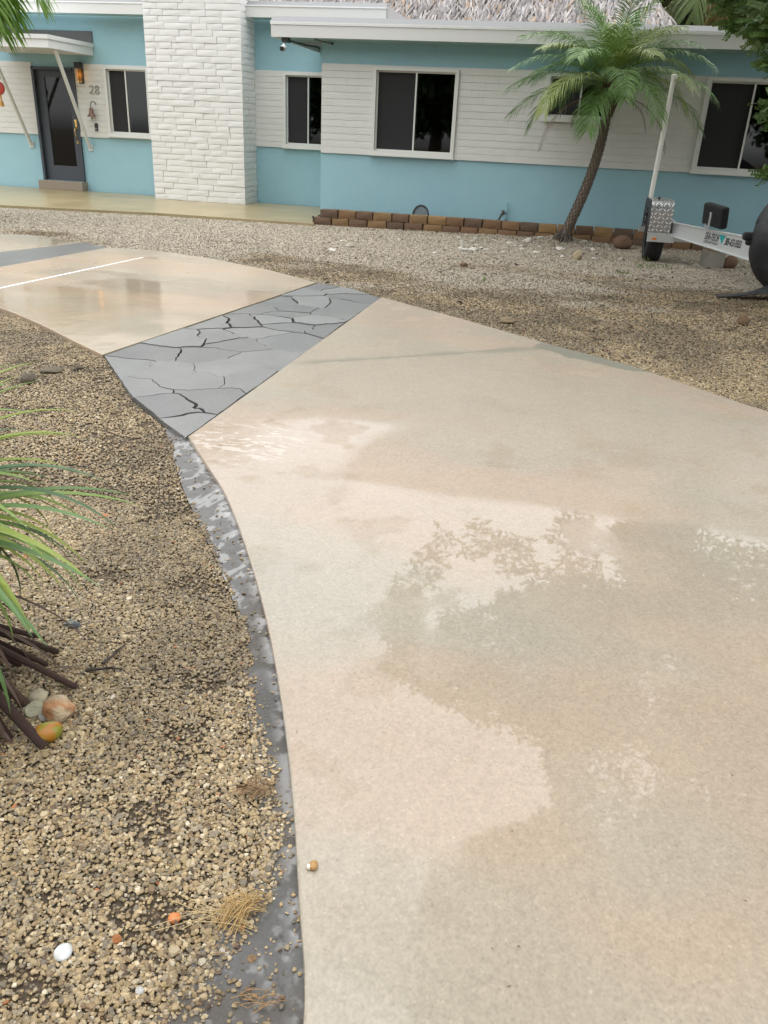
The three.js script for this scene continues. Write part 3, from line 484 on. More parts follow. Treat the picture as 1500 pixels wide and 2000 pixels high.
{
  const p = G(611, 434, 0.05), o = thing('garden_spike', 'small black metal garden spike at the walkway end', 'spike', p); mesh('stem', tube([V(0, -0.01, 0), V(0.005, 0.05, 0), V(-0.01, 0.09, 0)], 0.008, 0.007, 6, 6), darkM, o); mesh('hook', tube([V(-0.01, 0.09, 0), V(0.02, 0.08, 0), V(0.03, 0.03, 0), V(0.035, 0, 0)], 0.008, 0.005, 8, 6), darkM, o);
}

// ---------------------------------------------------------------- boat trailer
const alu = mat([0.62, 0.64, 0.64], 0.42, { metalness: 0.75 }), rubber = mat([0.018, 0.018, 0.019], 0.8);
{
  const o = thing('boat_trailer', 'aluminium boat trailer with tread plate fender and lettered beam', 'trailer', V(1.03, 0, -11.97), 0.03);
  o.updateMatrixWorld(true);
  const L = (p) => o.worldToLocal(p.clone());
  const wheel = sub('wheel', o, V(0, 0.315, 0));
  mesh('tyre', new THREE.LatheGeometry([[0.19, -0.09], [0.25, -0.112], [0.295, -0.105], [0.315, -0.085], [0.318, -0.03], [0.311, -0.028], [0.311, -0.018], [0.318, -0.016], [0.318, 0.016], [0.311, 0.018], [0.311, 0.028], [0.318, 0.03], [0.315, 0.085], [0.295, 0.105], [0.25, 0.112], [0.19, 0.09]].map(([a, b]) => new THREE.Vector2(a, b)), 36).rotateZ(Math.PI / 2), rubber, wheel);
  mesh('rim', new THREE.LatheGeometry([[0.001, 0.03], [0.08, 0.03], [0.12, 0.0], [0.17, 0.01], [0.192, 0.09], [0.192, -0.09], [0.1, -0.05], [0.001, -0.05]].map(([a, b]) => new THREE.Vector2(a, b)), 24).rotateZ(Math.PI / 2), alu, wheel);
  // fender arch
  const s = new THREE.Shape(), prof = [[0.40, 0.40], [0.405, 0.66], [0.39, 0.73], [0.34, 0.772], [0.27, 0.785], [-0.27, 0.785], [-0.34, 0.772], [-0.39, 0.73], [-0.405, 0.66], [-0.40, 0.40]];
  prof.forEach(([z, y], i) => i ? s.lineTo(z, y) : s.moveTo(z, y)); [...prof].reverse().forEach(([z, y]) => s.lineTo(z * 0.988, y > 0.7 ? y - 0.006 : y));
  const treadT = tex(256, 256, (i, j) => { const c = (a, b, t) => { let x = ((i - a + 384) % 256) - 128, y = ((j - b + 384) % 256) - 128; const u = x * Math.cos(t) + y * Math.sin(t), v = -x * Math.sin(t) + y * Math.cos(t); return sstep(1.15, 0.75, Math.hypot(u / 58, v / 17)); }; return Math.max(c(64, 64, 0.785), c(192, 64, -0.785), c(64, 192, -0.785), c(192, 192, 0.785)); });
  const treadC = tex(256, 256, (i, j) => { const v = treadT.image.data[(j * 256 + i) * 4] / 255, n = tileNoise(256, 30)(i, j); const k = 0.42 + 0.46 * v + 0.1 * (n - 0.5); return [k, k, k * 1.01]; }, true);
  const tread = mat([1, 1, 1], 0.24, { map: every(treadC, 0.10), metalness: 0.9, bumpMap: every(treadT, 0.10), bumpScale: 0.008 });
  { const g = new THREE.ExtrudeGeometry(s, { depth: 0.28, bevelEnabled: false }); g.translate(0, 0, -0.14); g.rotateY(-Math.PI / 2); const p = g.attributes.position, n = g.attributes.normal, u = g.attributes.uv; for (let i = 0; i < p.count; i++) u.setXY(i, p.getX(i), Math.abs(n.getY(i)) > 0.6 ? p.getZ(i) : p.getY(i)); mesh('fender', g, tread, o); }
  mesh('fender_side', (() => { const q = new THREE.Shape(); prof.forEach(([z, y], i) => i ? q.lineTo(z, y - 0.004) : q.moveTo(z, y)); q.absarc(0, 0.33, 0.35, Math.PI - 0.2, 0.2, true); return new THREE.ExtrudeGeometry(q, { depth: 0.008, bevelEnabled: false }).rotateY(-Math.PI / 2).translate(-0.136, 0, 0); })(), darkM, o);
  mesh('fender_bracket', join(bx(0.34, 0.10, 0.012, 0.035, 0.335, 0.412), bx(0.34, 0.012, 0.10, 0.035, 0.391, 0.37)), alu, o);
  mesh('marker_light', rbx(0.055, 0.028, 0.014, 0.005, -0.045, 0.325, 0.426), mat([0.75, 0.22, 0.02], 0.25), o);
  mesh('axle', bx(2.2, 0.06, 0.06, 1.12, 0.315, 0), alu, o);
  mesh('fender_lamp', rbx(0.03, 0.03, 0.03, 0.006, -0.03, 0.80, 0.1), darkM, o);
  // tapered I-beams
  const A = V(1.215, 0.45, -11.62), B = V(1.95, 0.425, -9.98);
  const E2 = B.clone().add(B.clone().sub(A).multiplyScalar(0.25)), back = A.clone();
  function ibeam(back, E2, h0, h1) {
    const dir = E2.clone().sub(back).setY(0).normalize(), side = V(dir.z, 0, -dir.x), geos = [];
    const put = (w, y0, y1) => { const g = bx(1, 1, 1), p = g.attributes.position; for (let i = 0; i < p.count; i++) { const t = p.getZ(i) + 0.5, c = back.clone().lerp(E2, t), hh = h0 + (h1 - h0) * t, v = p.getY(i) + 0.5, y = y0(hh) + (y1(hh) - y0(hh)) * v, q = c.addScaledVector(side, p.getX(i) * w); q.y += y; q.copy(L(q)); p.setXYZ(i, q.x, q.y, q.z); } g.computeVertexNormals(); geos.push(g); };
    put(0.008, (h) => -h + 0.009, (h) => h - 0.009); put(0.075, (h) => h - 0.008, (h) => h); put(0.075, (h) => -h, (h) => -h + 0.008);
    return join(geos);
  }
  const mir = (p) => V(4.3 - p.x, p.y, p.z), rear = V(1.213, 0.45, -13.4);
  mesh('beam', ibeam(A, E2, 0.084, 0.128), alu, o); mesh('beam', ibeam(mir(A), mir(E2), 0.084, 0.128), alu, o); mesh('beam', ibeam(rear, A.clone().add(V(0, 0, 0.01)), 0.082, 0.082), alu, o); mesh('beam', ibeam(mir(rear), mir(A).add(V(0, 0, 0.01)), 0.082, 0.082), alu, o);
  { const c = L(A.clone().lerp(B, 0.05)); mesh('crossmember', bx(1.9, 0.06, 0.08, c.x + 0.92, 0.33, c.z - 0.1), alu, o); }
  // lettering on the beam web
  const n = V(-0.913, 0, 0.409), hit = (px, py) => { const d = ray(px, py); return EYE.clone().addScaledVector(d, A.clone().addScaledVector(n, 0.0065).sub(EYE).dot(n) / d.dot(n)); };
  const tl = hit(1376, 450), br = hit(1446, 487), cv = document.createElement('canvas'); cv.width = 1024; cv.height = 320;
  const k = cv.getContext('2d'); k.clearRect(0, 0, 1024, 320); k.fillStyle = '#0c0e10';
  const put = (t, x, y, w, f, sk) => { k.save(); k.font = f; const s2 = w / k.measureText(t).width; k.transform(s2, 0, sk, 1, x, y); k.fillText(t, 0, 0); k.restore(); };
  put('SEA-TECH', 30, 190, 390, 'bold 230px sans-serif', -0.15); put('CUSTOM BOAT TRAILERS', 30, 268, 390, 'bold 46px sans-serif', 0); k.fillRect(30, 212, 380, 9);
  put('305-433-5553', 590, 220, 420, 'bold 230px sans-serif', -0.12);
  k.fillStyle = '#0d8f8f'; k.beginPath(); k.moveTo(430, 20); k.lineTo(590, 20); k.lineTo(520, 230); k.closePath(); k.fill();
  const ct = new THREE.CanvasTexture(cv); ct.colorSpace = THREE.SRGBColorSpace;
  const len = Math.hypot(br.x - tl.x, br.z - tl.z), g = new THREE.PlaneGeometry(len, 0.155), m = mesh('lettering', g, new THREE.MeshPhysicalMaterial({ map: ct, transparent: true, roughness: 0.4 }), o);
  const mid = tl.clone().lerp(br, 0.5); mid.y = A.clone().lerp(B, 0.6).y + 0.0; m.position.copy(L(mid)); m.rotation.y = Math.atan2(n.x, n.z) - 0.03; m.userData.label = 'black lettering and phone number with teal triangle';
  // bunk pad on two brackets
  const pc = A.clone().lerp(B, 0.42), pl = L(pc); const pad = mesh('bunk_pad', rbx(0.10, 0.25, 0.38, 0.03), mat([0.012, 0.012, 0.013], 0.95), o); pad.position.set(pl.x + 0.07, 0.69, pl.z + 0.03); pad.rotation.set(0.10, 0.5, 0.1);
  for (const dz of [-0.06, 0.14]) mesh('pad_bracket', join(bx(0.02, 0.20, 0.02, pl.x - 0.005, 0.61, pl.z + dz), cyl(0.012, 0.012, 0.03, pl.x - 0.005, 0.715, pl.z + dz)), mat([0.75, 0.76, 0.77], 0.3, { metalness: 0.8 }), o);
  const pole = sub('guide_pole', o), pw = (x, y) => L(V(x, y, -12.45)), pvc = mat([0.72, 0.72, 0.66], 0.4);
  mesh('pipe', tube([pw(0.928, 0.36), pw(0.972, 2.22)], 0.031, 0.031, 4, 14), pvc, pole); { const t = pw(0.972, 2.22); mesh('cap', join(cyl(0.037, 0.037, 0.05, t.x, t.y, t.z), new THREE.SphereGeometry(0.037, 12, 6, 0, 6.29, 0, 1.57).scale(1, 0.5, 1).translate(t.x, t.y + 0.025, t.z)), pvc, pole); } mesh('pole_bracket', bx(0.4, 0.07, 0.05, 0.03, 0.36, -0.48), alu, o);
  const blk = A.clone().lerp(B, 0.58); const jb = thing('support_block', 'grey concrete block under the trailer beam', 'block', V(blk.x + 0.16, 0, blk.z - 1.15), 0.3); mesh('block', rbx(0.2, 0.2, 0.30, 0.012, 0, 0.1, 0), mat([0.40, 0.38, 0.34], 0.9, { bumpMap: every(stuccoT, 0.3), bumpScale: 0.004 }), jb); mesh('packing_board', bx(0.18, 0.05, 0.3, 0, 0.226, 0), mat([0.32, 0.24, 0.15], 0.85), jb);
}
{ // bulky thing under a black tarp
  const o = thing('tarp_cover', 'black tarp draped over a bulky rounded load', 'tarp', V(2.66, 0, -9.55));
  const g = new THREE.SphereGeometry(1, 64, 48), p = g.attributes.position;
  for (let i = 0; i < p.count; i++) { let x = p.getX(i), y = p.getY(i), z = p.getZ(i); const a = Math.atan2(z, x), f = 1 + 0.035 * Math.sin(a * 9 + y * 3) * sstep(0.6, -0.6, y) + 0.05 * (fbm(a * 3 + 9, y * 4 + 9, 3) - 0.5); const lo = y < -0.55 ? 1 - (-0.55 - y) * 0.15 : 1; p.setXYZ(i, x * 0.86 * f * lo, Math.max(0.02, 0.60 + y * 0.72), z * 0.75 * f * lo); }
  g.computeVertexNormals(); const tm = mat([0.016, 0.017, 0.02], 0.55, { bumpMap: every(softT, 0.3), bumpScale: 0.01 }); mesh('cover', g, tm, o);
  mesh('strap_end', join(rbx(0.2, 0.085, 0.09, 0.03, -0.86, 0.60, 0.02), rbx(0.14, 0.06, 0.09, 0.025, -0.85, 0.54, 0.02)), tm, o);
  const fl = new THREE.PlaneGeometry(0.62, 0.40, 24, 14), q = fl.attributes.position; for (let i = 0; i < q.count; i++) { const u = clamp(q.getX(i) / 0.62 + 0.5), v = q.getY(i) / 0.4 + 0.5; const taper = 0.25 + 0.75 * u; q.setXYZ(i, -1.14 + u * 0.62, 0.012 + 0.20 * Math.pow(u, 2.2) * (1 - Math.abs(v - 0.4)) + 0.035 * Math.abs(Math.sin(v * 9 + u * 4)) * taper, 0.28 - (v - 0.5) * 0.36 * taper - 0.1 * u); }
  fl.computeVertexNormals(); mesh('loose_flap', fl, Object.assign(tm.clone(), { side: THREE.DoubleSide }), o);
}

// ---------------------------------------------------------------- palms and trees
const leafGreen = (c, t = 0.35) => mat(c, 0.55, { side: THREE.DoubleSide, transmission: t, thickness: 0 });
function ribbon(P, Nn, pts, wid, side) {                              // strip of quads along pts with widths
  for (let i = 0; i + 1 < pts.length; i++) { const a = pts[i], b = pts[i + 1], wa = wid[i], wb = wid[i + 1]; const a0 = a.clone().addScaledVector(side, -wa), a1 = a.clone().addScaledVector(side, wa), b0 = b.clone().addScaledVector(side, -wb), b1 = b.clone().addScaledVector(side, wb); for (const v of wb > 1e-5 ? [a0, a1, b1, a0, b1, b0] : [a0, a1, b0]) P.push(v.x, v.y, v.z); }
}
function soup(P) { const g = new THREE.BufferGeometry(); g.setAttribute('position', new THREE.Float32BufferAttribute(P, 3)); g.computeVertexNormals(); return g; }
function frondGeo({ az, el, len, bend, leaf = 0.26, n = 46, w = 0.007, r, stem = 0.009, bare = 0.14, pow = 1.25, droop = 0.5 }) {
  const P = [], pts = [], tan = []; let p = V(0, 0, 0); const K = 24, wob = rr(-0.25, 0.25, r);
  for (let i = 0; i <= K; i++) { const t = i / K, e = el - bend * Math.pow(t, pow), a = az + wob * t * t, d = V(Math.cos(a) * Math.cos(e), Math.sin(e), Math.sin(a) * Math.cos(e)); pts.push(p.clone()); tan.push(d); p = p.clone().addScaledVector(d, len / K); }
  const at = (t) => { const f = t * K, i = Math.min(K - 1, Math.floor(f)); return [pts[i].clone().lerp(pts[i + 1], f - i), tan[i].clone().lerp(tan[i + 1], f - i).normalize()]; };
  const hz = V(-Math.sin(az), 0, Math.cos(az));
  for (let k = 0; k < n; k++) for (const s of [-1, 1]) {
    const t = bare + (1 - bare) * (k + rr(0, 0.8, r)) / n; const [q, d] = at(Math.min(0.999, t)); const up = hz.clone().cross(d).normalize(); if (up.y < 0) up.negate();
    const L = leaf * (0.45 + 0.75 * Math.sin(Math.PI * Math.pow(Math.min(1, t * 0.92 + 0.05), 0.8))) * rr(0.8, 1.12, r), fwd = rr(0.45, 0.8, r) + t * 0.5;
    const out = hz.clone().multiplyScalar(s).addScaledVector(d, fwd).addScaledVector(up, rr(0.1, 0.5, r)).normalize(), side = d.clone().cross(out).cross(out).normalize();
    const m1 = q.clone().addScaledVector(out, L * 0.45).add(V(0, -L * 0.06 * droop, 0)), m2 = q.clone().addScaledVector(out, L * 0.78).add(V(0, -L * 0.22 * droop, 0)), e = q.clone().addScaledVector(out, L * 0.97).add(V(0, -L * 0.45 * droop, 0));
    ribbon(P, 0, [q, m1, m2, e], [w * 0.55, w, w * 0.7, 0], side);
  }
  const st = []; ribbon(st, 0, pts, pts.map((_, i) => stem * (1 - 0.85 * i / K)), hz); ribbon(st, 0, pts, pts.map((_, i) => stem * (1 - 0.85 * i / K)), V(0, 1, 0));
  return soup([...P, ...st]);
}
function palmCrown(parent, top, list, mats, r) { for (const f of list) { const m = mesh('frond', frondGeo({ ...f, r }), mats[Math.floor(r() * mats.length)], parent); m.position.copy(top).add(V(rr(-0.03, 0.03, r), f.dy ?? 0, rr(-0.03, 0.03, r))); } }
{ // young date palm before the wall
  const o = thing('date_palm', 'small leaning date palm with scaly trunk by brick edging', 'palm', V(-0.17, 0.02, -13.14));
  const pts = [[-0.0, 0.0], [0.03, 0.16], [0.10, 0.37], [0.19, 0.65], [0.265, 0.93], [0.33, 1.25], [0.362, 1.5], [0.372, 1.75], [0.375, 1.98]].map(([x, y]) => V(x, y, 0.0)), c = new THREE.CatmullRomCurve3(pts);
  const g = [tube(pts, 0.066, 0.050, 60, 14)], r = mulberry(31);
  for (let i = 0; i < 330; i++) { const t = 0.02 + 0.96 * i / 330, q = c.getPointAt(t), d = c.getTangentAt(t), a = i * 2.4, u = V(Math.cos(a), 0, Math.sin(a)); const n = u.addScaledVector(d, -u.dot(d)).normalize(), k = new THREE.ConeGeometry(0.026, 0.085, 4); k.scale(1, 1, 0.6); k.applyQuaternion(new THREE.Quaternion().setFromUnitVectors(V(0, 1, 0), n.clone().multiplyScalar(0.55).addScaledVector(d, 0.8).normalize())); const rad = 0.066 - 0.015 * t; k.translate(q.x + n.x * rad, q.y + n.y * rad, q.z + n.z * rad); g.push(k); }
  const bark = mat([0.17, 0.135, 0.105], 0.95, { bumpMap: every(stuccoT, 1), bumpScale: 0.01 });
  mesh('trunk', join(g), bark, o);
  const rt = []; for (let i = 0; i < 60; i++) { const a = r() * 6.28, h = rr(0.05, 0.22, r); rt.push(tube([V(0.02 + Math.cos(a) * 0.05, h, Math.sin(a) * 0.05), V(Math.cos(a) * 0.12, h * 0.55, Math.sin(a) * 0.12), V(Math.cos(a) * rr(0.14, 0.24, r), -0.01, Math.sin(a) * rr(0.14, 0.24, r))], 0.012, 0.009, 5, 5)); }
  mesh('root_mass', join(rt), mat([0.11, 0.092, 0.075], 0.95), o);
  const fib = []; for (let i = 0; i < 70; i++) { const a = r() * 6.28, y = rr(1.82, 2.1, r), rd = rr(0.05, 0.10, r); fib.push(tube([V(0.373 + Math.cos(a) * rd * 0.7, y - 0.1, Math.sin(a) * rd * 0.7), V(0.375 + Math.cos(a) * rd, y + 0.02, Math.sin(a) * rd), V(0.38 + Math.cos(a) * rd * 1.5, y + 0.14, Math.sin(a) * rd * 1.5)], 0.016, 0.008, 3, 5)); }
  mesh('crown_base', join(fib), mat([0.13, 0.075, 0.05], 0.95), o);
  const mats = [leafGreen([0.16, 0.30, 0.075]), leafGreen([0.22, 0.38, 0.11]), leafGreen([0.31, 0.39, 0.085]), leafGreen([0.18, 0.34, 0.13])], list = [];
  for (let i = 0; i < 31; i++) { const t = i / 30, az = i * 2.39996 + 0.4; list.push({ az, el: 1.45 - 1.12 * Math.pow(t, 0.9) + rr(-0.1, 0.1, r), len: rr(1.15, 1.45, r) * (0.95 + 0.05 * t), bend: 0.9 + 0.85 * t + rr(-0.15, 0.2, r), dy: 0.08 - 0.12 * t, leaf: 0.31, n: 56, w: 0.0064, droop: 1.0 }); }
  for (const [az, el, b] of [[3.1, 0.35, 1.0], [2.9, 0.65, 1.3], [3.35, 0.1, 0.9], [0.1, 0.45, 1.3], [-0.2, 0.15, 1.2], [0.25, 0.8, 1.5], [3.0, 0.95, 1.3], [2.0, -0.25, 1.2]]) list.push({ az, el, len: el < 0 ? 0.9 : 1.5, bend: b, leaf: 0.32, n: 58, w: 0.0064, droop: 1.15 });
  palmCrown(o, V(0.375, 2.13, 0), list, mats, r);
  const dead = leafGreen([0.13, 0.08, 0.055], 0.1); for (const [az, len] of [[2.6, 1.35], [0.5, 1.25], [0.2, 0.75], [3.6, 0.7]]) { const m = mesh('dead_frond', frondGeo({ az, el: 0.0, len, bend: 1.5, leaf: 0.12, n: 26, w: 0.005, r, droop: 1.6 }), dead, o); m.position.set(0.375, 2.0, 0); m.userData.label = 'withered brown frond'; }
}
function bigPalm(label, top, ground, n, len, leaf, mats, seed, lo = -0.2, group) {
  const r = mulberry(seed), o = thing('palm_tree', label, 'palm', ground, 0, group), T = top.clone().sub(ground);
  mesh('trunk', tube([V(0, -0.02, 0), T.clone().multiplyScalar(0.5).add(V(0.1, 0, 0.05)), T], 0.13, 0.08, 20, 12), mat([0.22, 0.20, 0.17], 0.9, { bumpMap: every(softT, 1), bumpScale: 0.02 }), o);
  const list = []; for (let i = 0; i < n; i++) { const t = i / (n - 1); list.push({ az: i * 2.4, el: 1.4 + (lo - 1.4) * t, len: len * rr(0.85, 1.1, r), bend: 1.1 + 0.9 * t, leaf, n: 54, w: 0.018, stem: 0.02, droop: 1.0 }); } palmCrown(o, T, list, mats, r);
}
const pg = [leafGreen([0.10, 0.19, 0.045], 0.45), leafGreen([0.16, 0.25, 0.06], 0.45), leafGreen([0.20, 0.22, 0.07], 0.4)], pg2 = [leafGreen([0.30, 0.22, 0.07], 0.4), leafGreen([0.14, 0.21, 0.06], 0.4), leafGreen([0.09, 0.15, 0.05], 0.4)];
{ const t1 = Wz(1345, 10, -24), t2 = Wz(1420, -40, -23.2), t3 = Wz(1500, 20, -24.5), t4 = Wz(1380, 30, -26.5);
  bigPalm('bright green coconut palm rising behind the low roof', t1.clone().add(V(0, 0.2, 0)), V(t1.x + 0.3, 0, t1.z), 18, 1.5, 0.5, pg, 61, -0.5);
  bigPalm('golden tinged coconut palm behind the low roof', t2.clone().add(V(0, 0.5, 0)), V(t2.x + 0.4, 0, t2.z), 22, 2.3, 0.62, pg2, 62, -0.9);
  bigPalm('dark green palm with broad crown behind the low roof', t3, V(t3.x, 0, t3.z), 20, 2.0, 0.6, [pg2[2], pg[0]], 63, -0.5);
  bigPalm('short bushy palm farther off behind the low roof', t4, V(t4.x, 0, t4.z), 18, 1.9, 0.6, pg, 64, -0.6); }
{ const t = Wz(-62, 0, -11); bigPalm('bright green palm with drooping fronds near the walkway', t.clone().add(V(-0.15, 0.75, 0)), V(t.x - 0.5, 0, -11.1), 22, 1.55, 0.5, [leafGreen([0.20, 0.36, 0.05], 0.45), leafGreen([0.15, 0.29, 0.045], 0.45)], 65, -0.7); }

{ // large spreading shade tree beside the drive
  const base = V(5.4, 0, -8.4), o = thing('shade_tree', 'large spreading shade tree overhanging the parking area', 'tree', base), r = mulberry(909);
  const bark = mat([0.20, 0.16, 0.12], 0.95, { bumpMap: every(softT, 0.8), bumpScale: 0.03 });
  mesh('trunk', tube([V(0, -0.05, 0), V(-0.1, 1.2, 0.05), V(-0.35, 2.6, 0.05), V(-0.6, 3.8, 0)], 0.34, 0.22, 24, 16), bark, o);
  // the mirrored tree line in the wet slab: azimuth limit at each elevation (degrees, left of the house's normal)
  const line = [[16, -2], [18.5, -3], [19.6, -14.6], [22.6, -15.2], [23.6, -9], [25, -7.2], [26.6, -7.6], [28.5, -10], [32, -11.4], [36, -10.8], [38, -5.5], [40, 3.5], [43, 5.2], [44.6, 1.5], [46, -1.5], [48, -6.2], [53, -6.3], [60, -5], [70, 6]];
  const lim = (e) => { for (let i = 0; i + 1 < line.length; i++) if (e <= line[i + 1][0]) { const t = (e - line[i][0]) / (line[i + 1][0] - line[i][0]); return line[i][1] + (line[i + 1][1] - line[i][1]) * clamp(t); } return 20; };
  const gaps = [[24.1, -1.2, 3.0, 1.6], [29.2, -4.0, 2.4, 1.7], [29, -1.2, 1.4, 0.7], [24.8, 4.8, 1.3, 0.8], [32.2, -7.5, 1.0, 2.0], [35, -7.4, 0.8, 1.2]];   // elevation, azimuth, half widths of the openings in the crown
  const okay = (p) => { // seen in the water from the standing point: the mirror point of the eye is 1.4 m under the slab
    const d = p.clone().sub(V(0, -1.34, 0)), e = Math.atan2(d.y, Math.hypot(d.x, d.z)) * 57.2958, a = Math.atan2(d.x, -d.z) * 57.2958;
    const wob = 2.2 * (fbm(e * 0.9 + 7, a * 0.15 + 3, 3) - 0.5);
    if (a < lim(e) + wob) return false; for (const [ge, ga, w, h] of gaps) if (Math.hypot((a - ga) / w, (e - ge) / h) < 1 + 0.5 * (fbm(a * 1.2, e * 1.2 + 5, 3) - 0.5)) return false;
    return true;
  };
  const clumps = []; let tries = 0;
  while (clumps.length < 430 && tries++ < 20000) {
    const x = rr(-3.2, 9, r), z = rr(-13.2, -4.2, r), y = rr(3.4, 11, r), p = V(x, y, z);
    const q = ((x - 2.6) / 6.4) ** 2 + ((z + 8.6) / 4.6) ** 2 + ((y - 6.4) / 4.3) ** 2; if (q > 1 || q < 0.12) continue;
    const v = p.clone().sub(EYE).applyQuaternion(camera.quaternion.clone().invert()), py = 1000 - FPX * v.y / -v.z, px = 750 + FPX * v.x / -v.z; if (py > -130 && px < 1700) continue;   // the photo shows no leaves lower than this
    if (okay(p)) clumps.push([p, rr(0.45, 0.75, r)]);
  }
  for (const [px, py, z, s] of [[1488, 5, -8.2, 0.2], [1508, 60, -8.0, 0.17], [1462, 28, -8.6, 0.13], [1432, -14, -8.6, 0.16], [1484, 70, -8.2, 0.07], [1520, 30, -7.8, 0.26], [1512, 205, -7.6, 0.055], [1518, 236, -7.6, 0.055], [1516, 342, -7.6, 0.045], [1446, 52, -8.5, 0.07], [1535, 130, -7.8, 0.16], [1420, 5, -8.6, 0.07], [1478, 46, -8.4, 0.07]]) clumps.push([Wz(px, py, z), s, true]);
  // sprig: a twig with paired leaves
  const P = [], sp = 0.30; for (let i = 0; i < 9; i++) for (const s of [-1, 1]) { const t = (i + 0.5) / 9, q = V(0, 0.03 * Math.sin(t * 3), t * sp), L = 0.072 * (1 - 0.3 * t), a = V(s * 0.86, rr(-0.25, 0.25, r), 0.5).normalize(), side = V(0.5 * -s, rr(-0.3, 0.3, r), 0.86).normalize(); ribbon(P, 0, [q, q.clone().addScaledVector(a, L * 0.35), q.clone().addScaledVector(a, L * 0.75), q.clone().addScaledVector(a, L)], [0.004, 0.016, 0.014, 0], side); }
  ribbon(P, 0, [V(0, 0, -0.05), V(0, 0.02, sp * 0.5), V(0, 0, sp)], [0.003, 0.003, 0.001], V(1, 0, 0));
  const list = [], q4 = new THREE.Quaternion(), e3 = new THREE.Euler();
  for (const [c, s, seen] of clumps) { const n = Math.round(seen ? 500 * s + 8 : 950 * s * s + 24); for (let i = 0; i < n; i++) { const d = V(r() - 0.5, r() - 0.5, r() - 0.5).normalize().multiplyScalar(s * Math.pow(r(), 0.45)); d.y *= 0.75; const p = c.clone().add(d); if (!seen && !okay(p)) continue; e3.set(rr(-0.9, 0.9, r), r() * 6.283, rr(-0.9, 0.9, r)); const k = rr(0.7, 1.15, r) * (seen ? 0.55 : 0.42); list.push(new THREE.Matrix4().compose(p.sub(base), q4.setFromEuler(e3), V(k, k, k))); } }
  const im = sh(new THREE.InstancedMesh(soup(P), leafGreen([0.10, 0.19, 0.04], 0.45), list.length)), cc = new THREE.Color(); list.forEach((m, i) => { im.setMatrixAt(i, m); const k = rr(0.7, 1.35, r); im.setColorAt(i, cc.setRGB(k * rr(0.9, 1.2, r), k, k * 0.9)); }); im.name = 'crown'; im.userData.kind = 'stuff'; o.add(im);
  // limbs reach the clumps
  const hubs = [[2.6, 6.2, -8.2], [0.4, 5.9, -9.2], [3.8, 7.6, -6.6], [4.2, 7.4, -10.4], [1.4, 8.2, -7.2], [6.8, 7.0, -8.6], [2.4, 4.8, -10.8]].map((a) => V(...a));
  for (const h of hubs) mesh('limb', tube([V(-0.55, 3.6, 0), V(-0.55, 3.6, 0).lerp(h.clone().sub(base), 0.5).add(V(0, 0.5, 0)), h.clone().sub(base)], 0.14, 0.05, 16, 9), bark, o);
  const tw = []; clumps.forEach(([c], i) => { let b = hubs[0]; for (const h of hubs) if (h.distanceTo(c) < b.distanceTo(c)) b = h; if ((i % 2 === 0 || i >= clumps.length - 13) && (i >= clumps.length - 13 || [0.3, 0.5, 0.7, 0.9].every((t) => okay(b.clone().lerp(c, t))))) tw.push(tube([b.clone().sub(base), b.clone().lerp(c, 0.5).sub(base).add(V(0, 0.12, 0)), c.clone().sub(base)], 0.03, 0.006, 6, 5)); });
  mesh('branch', join(tw), bark, o);
}

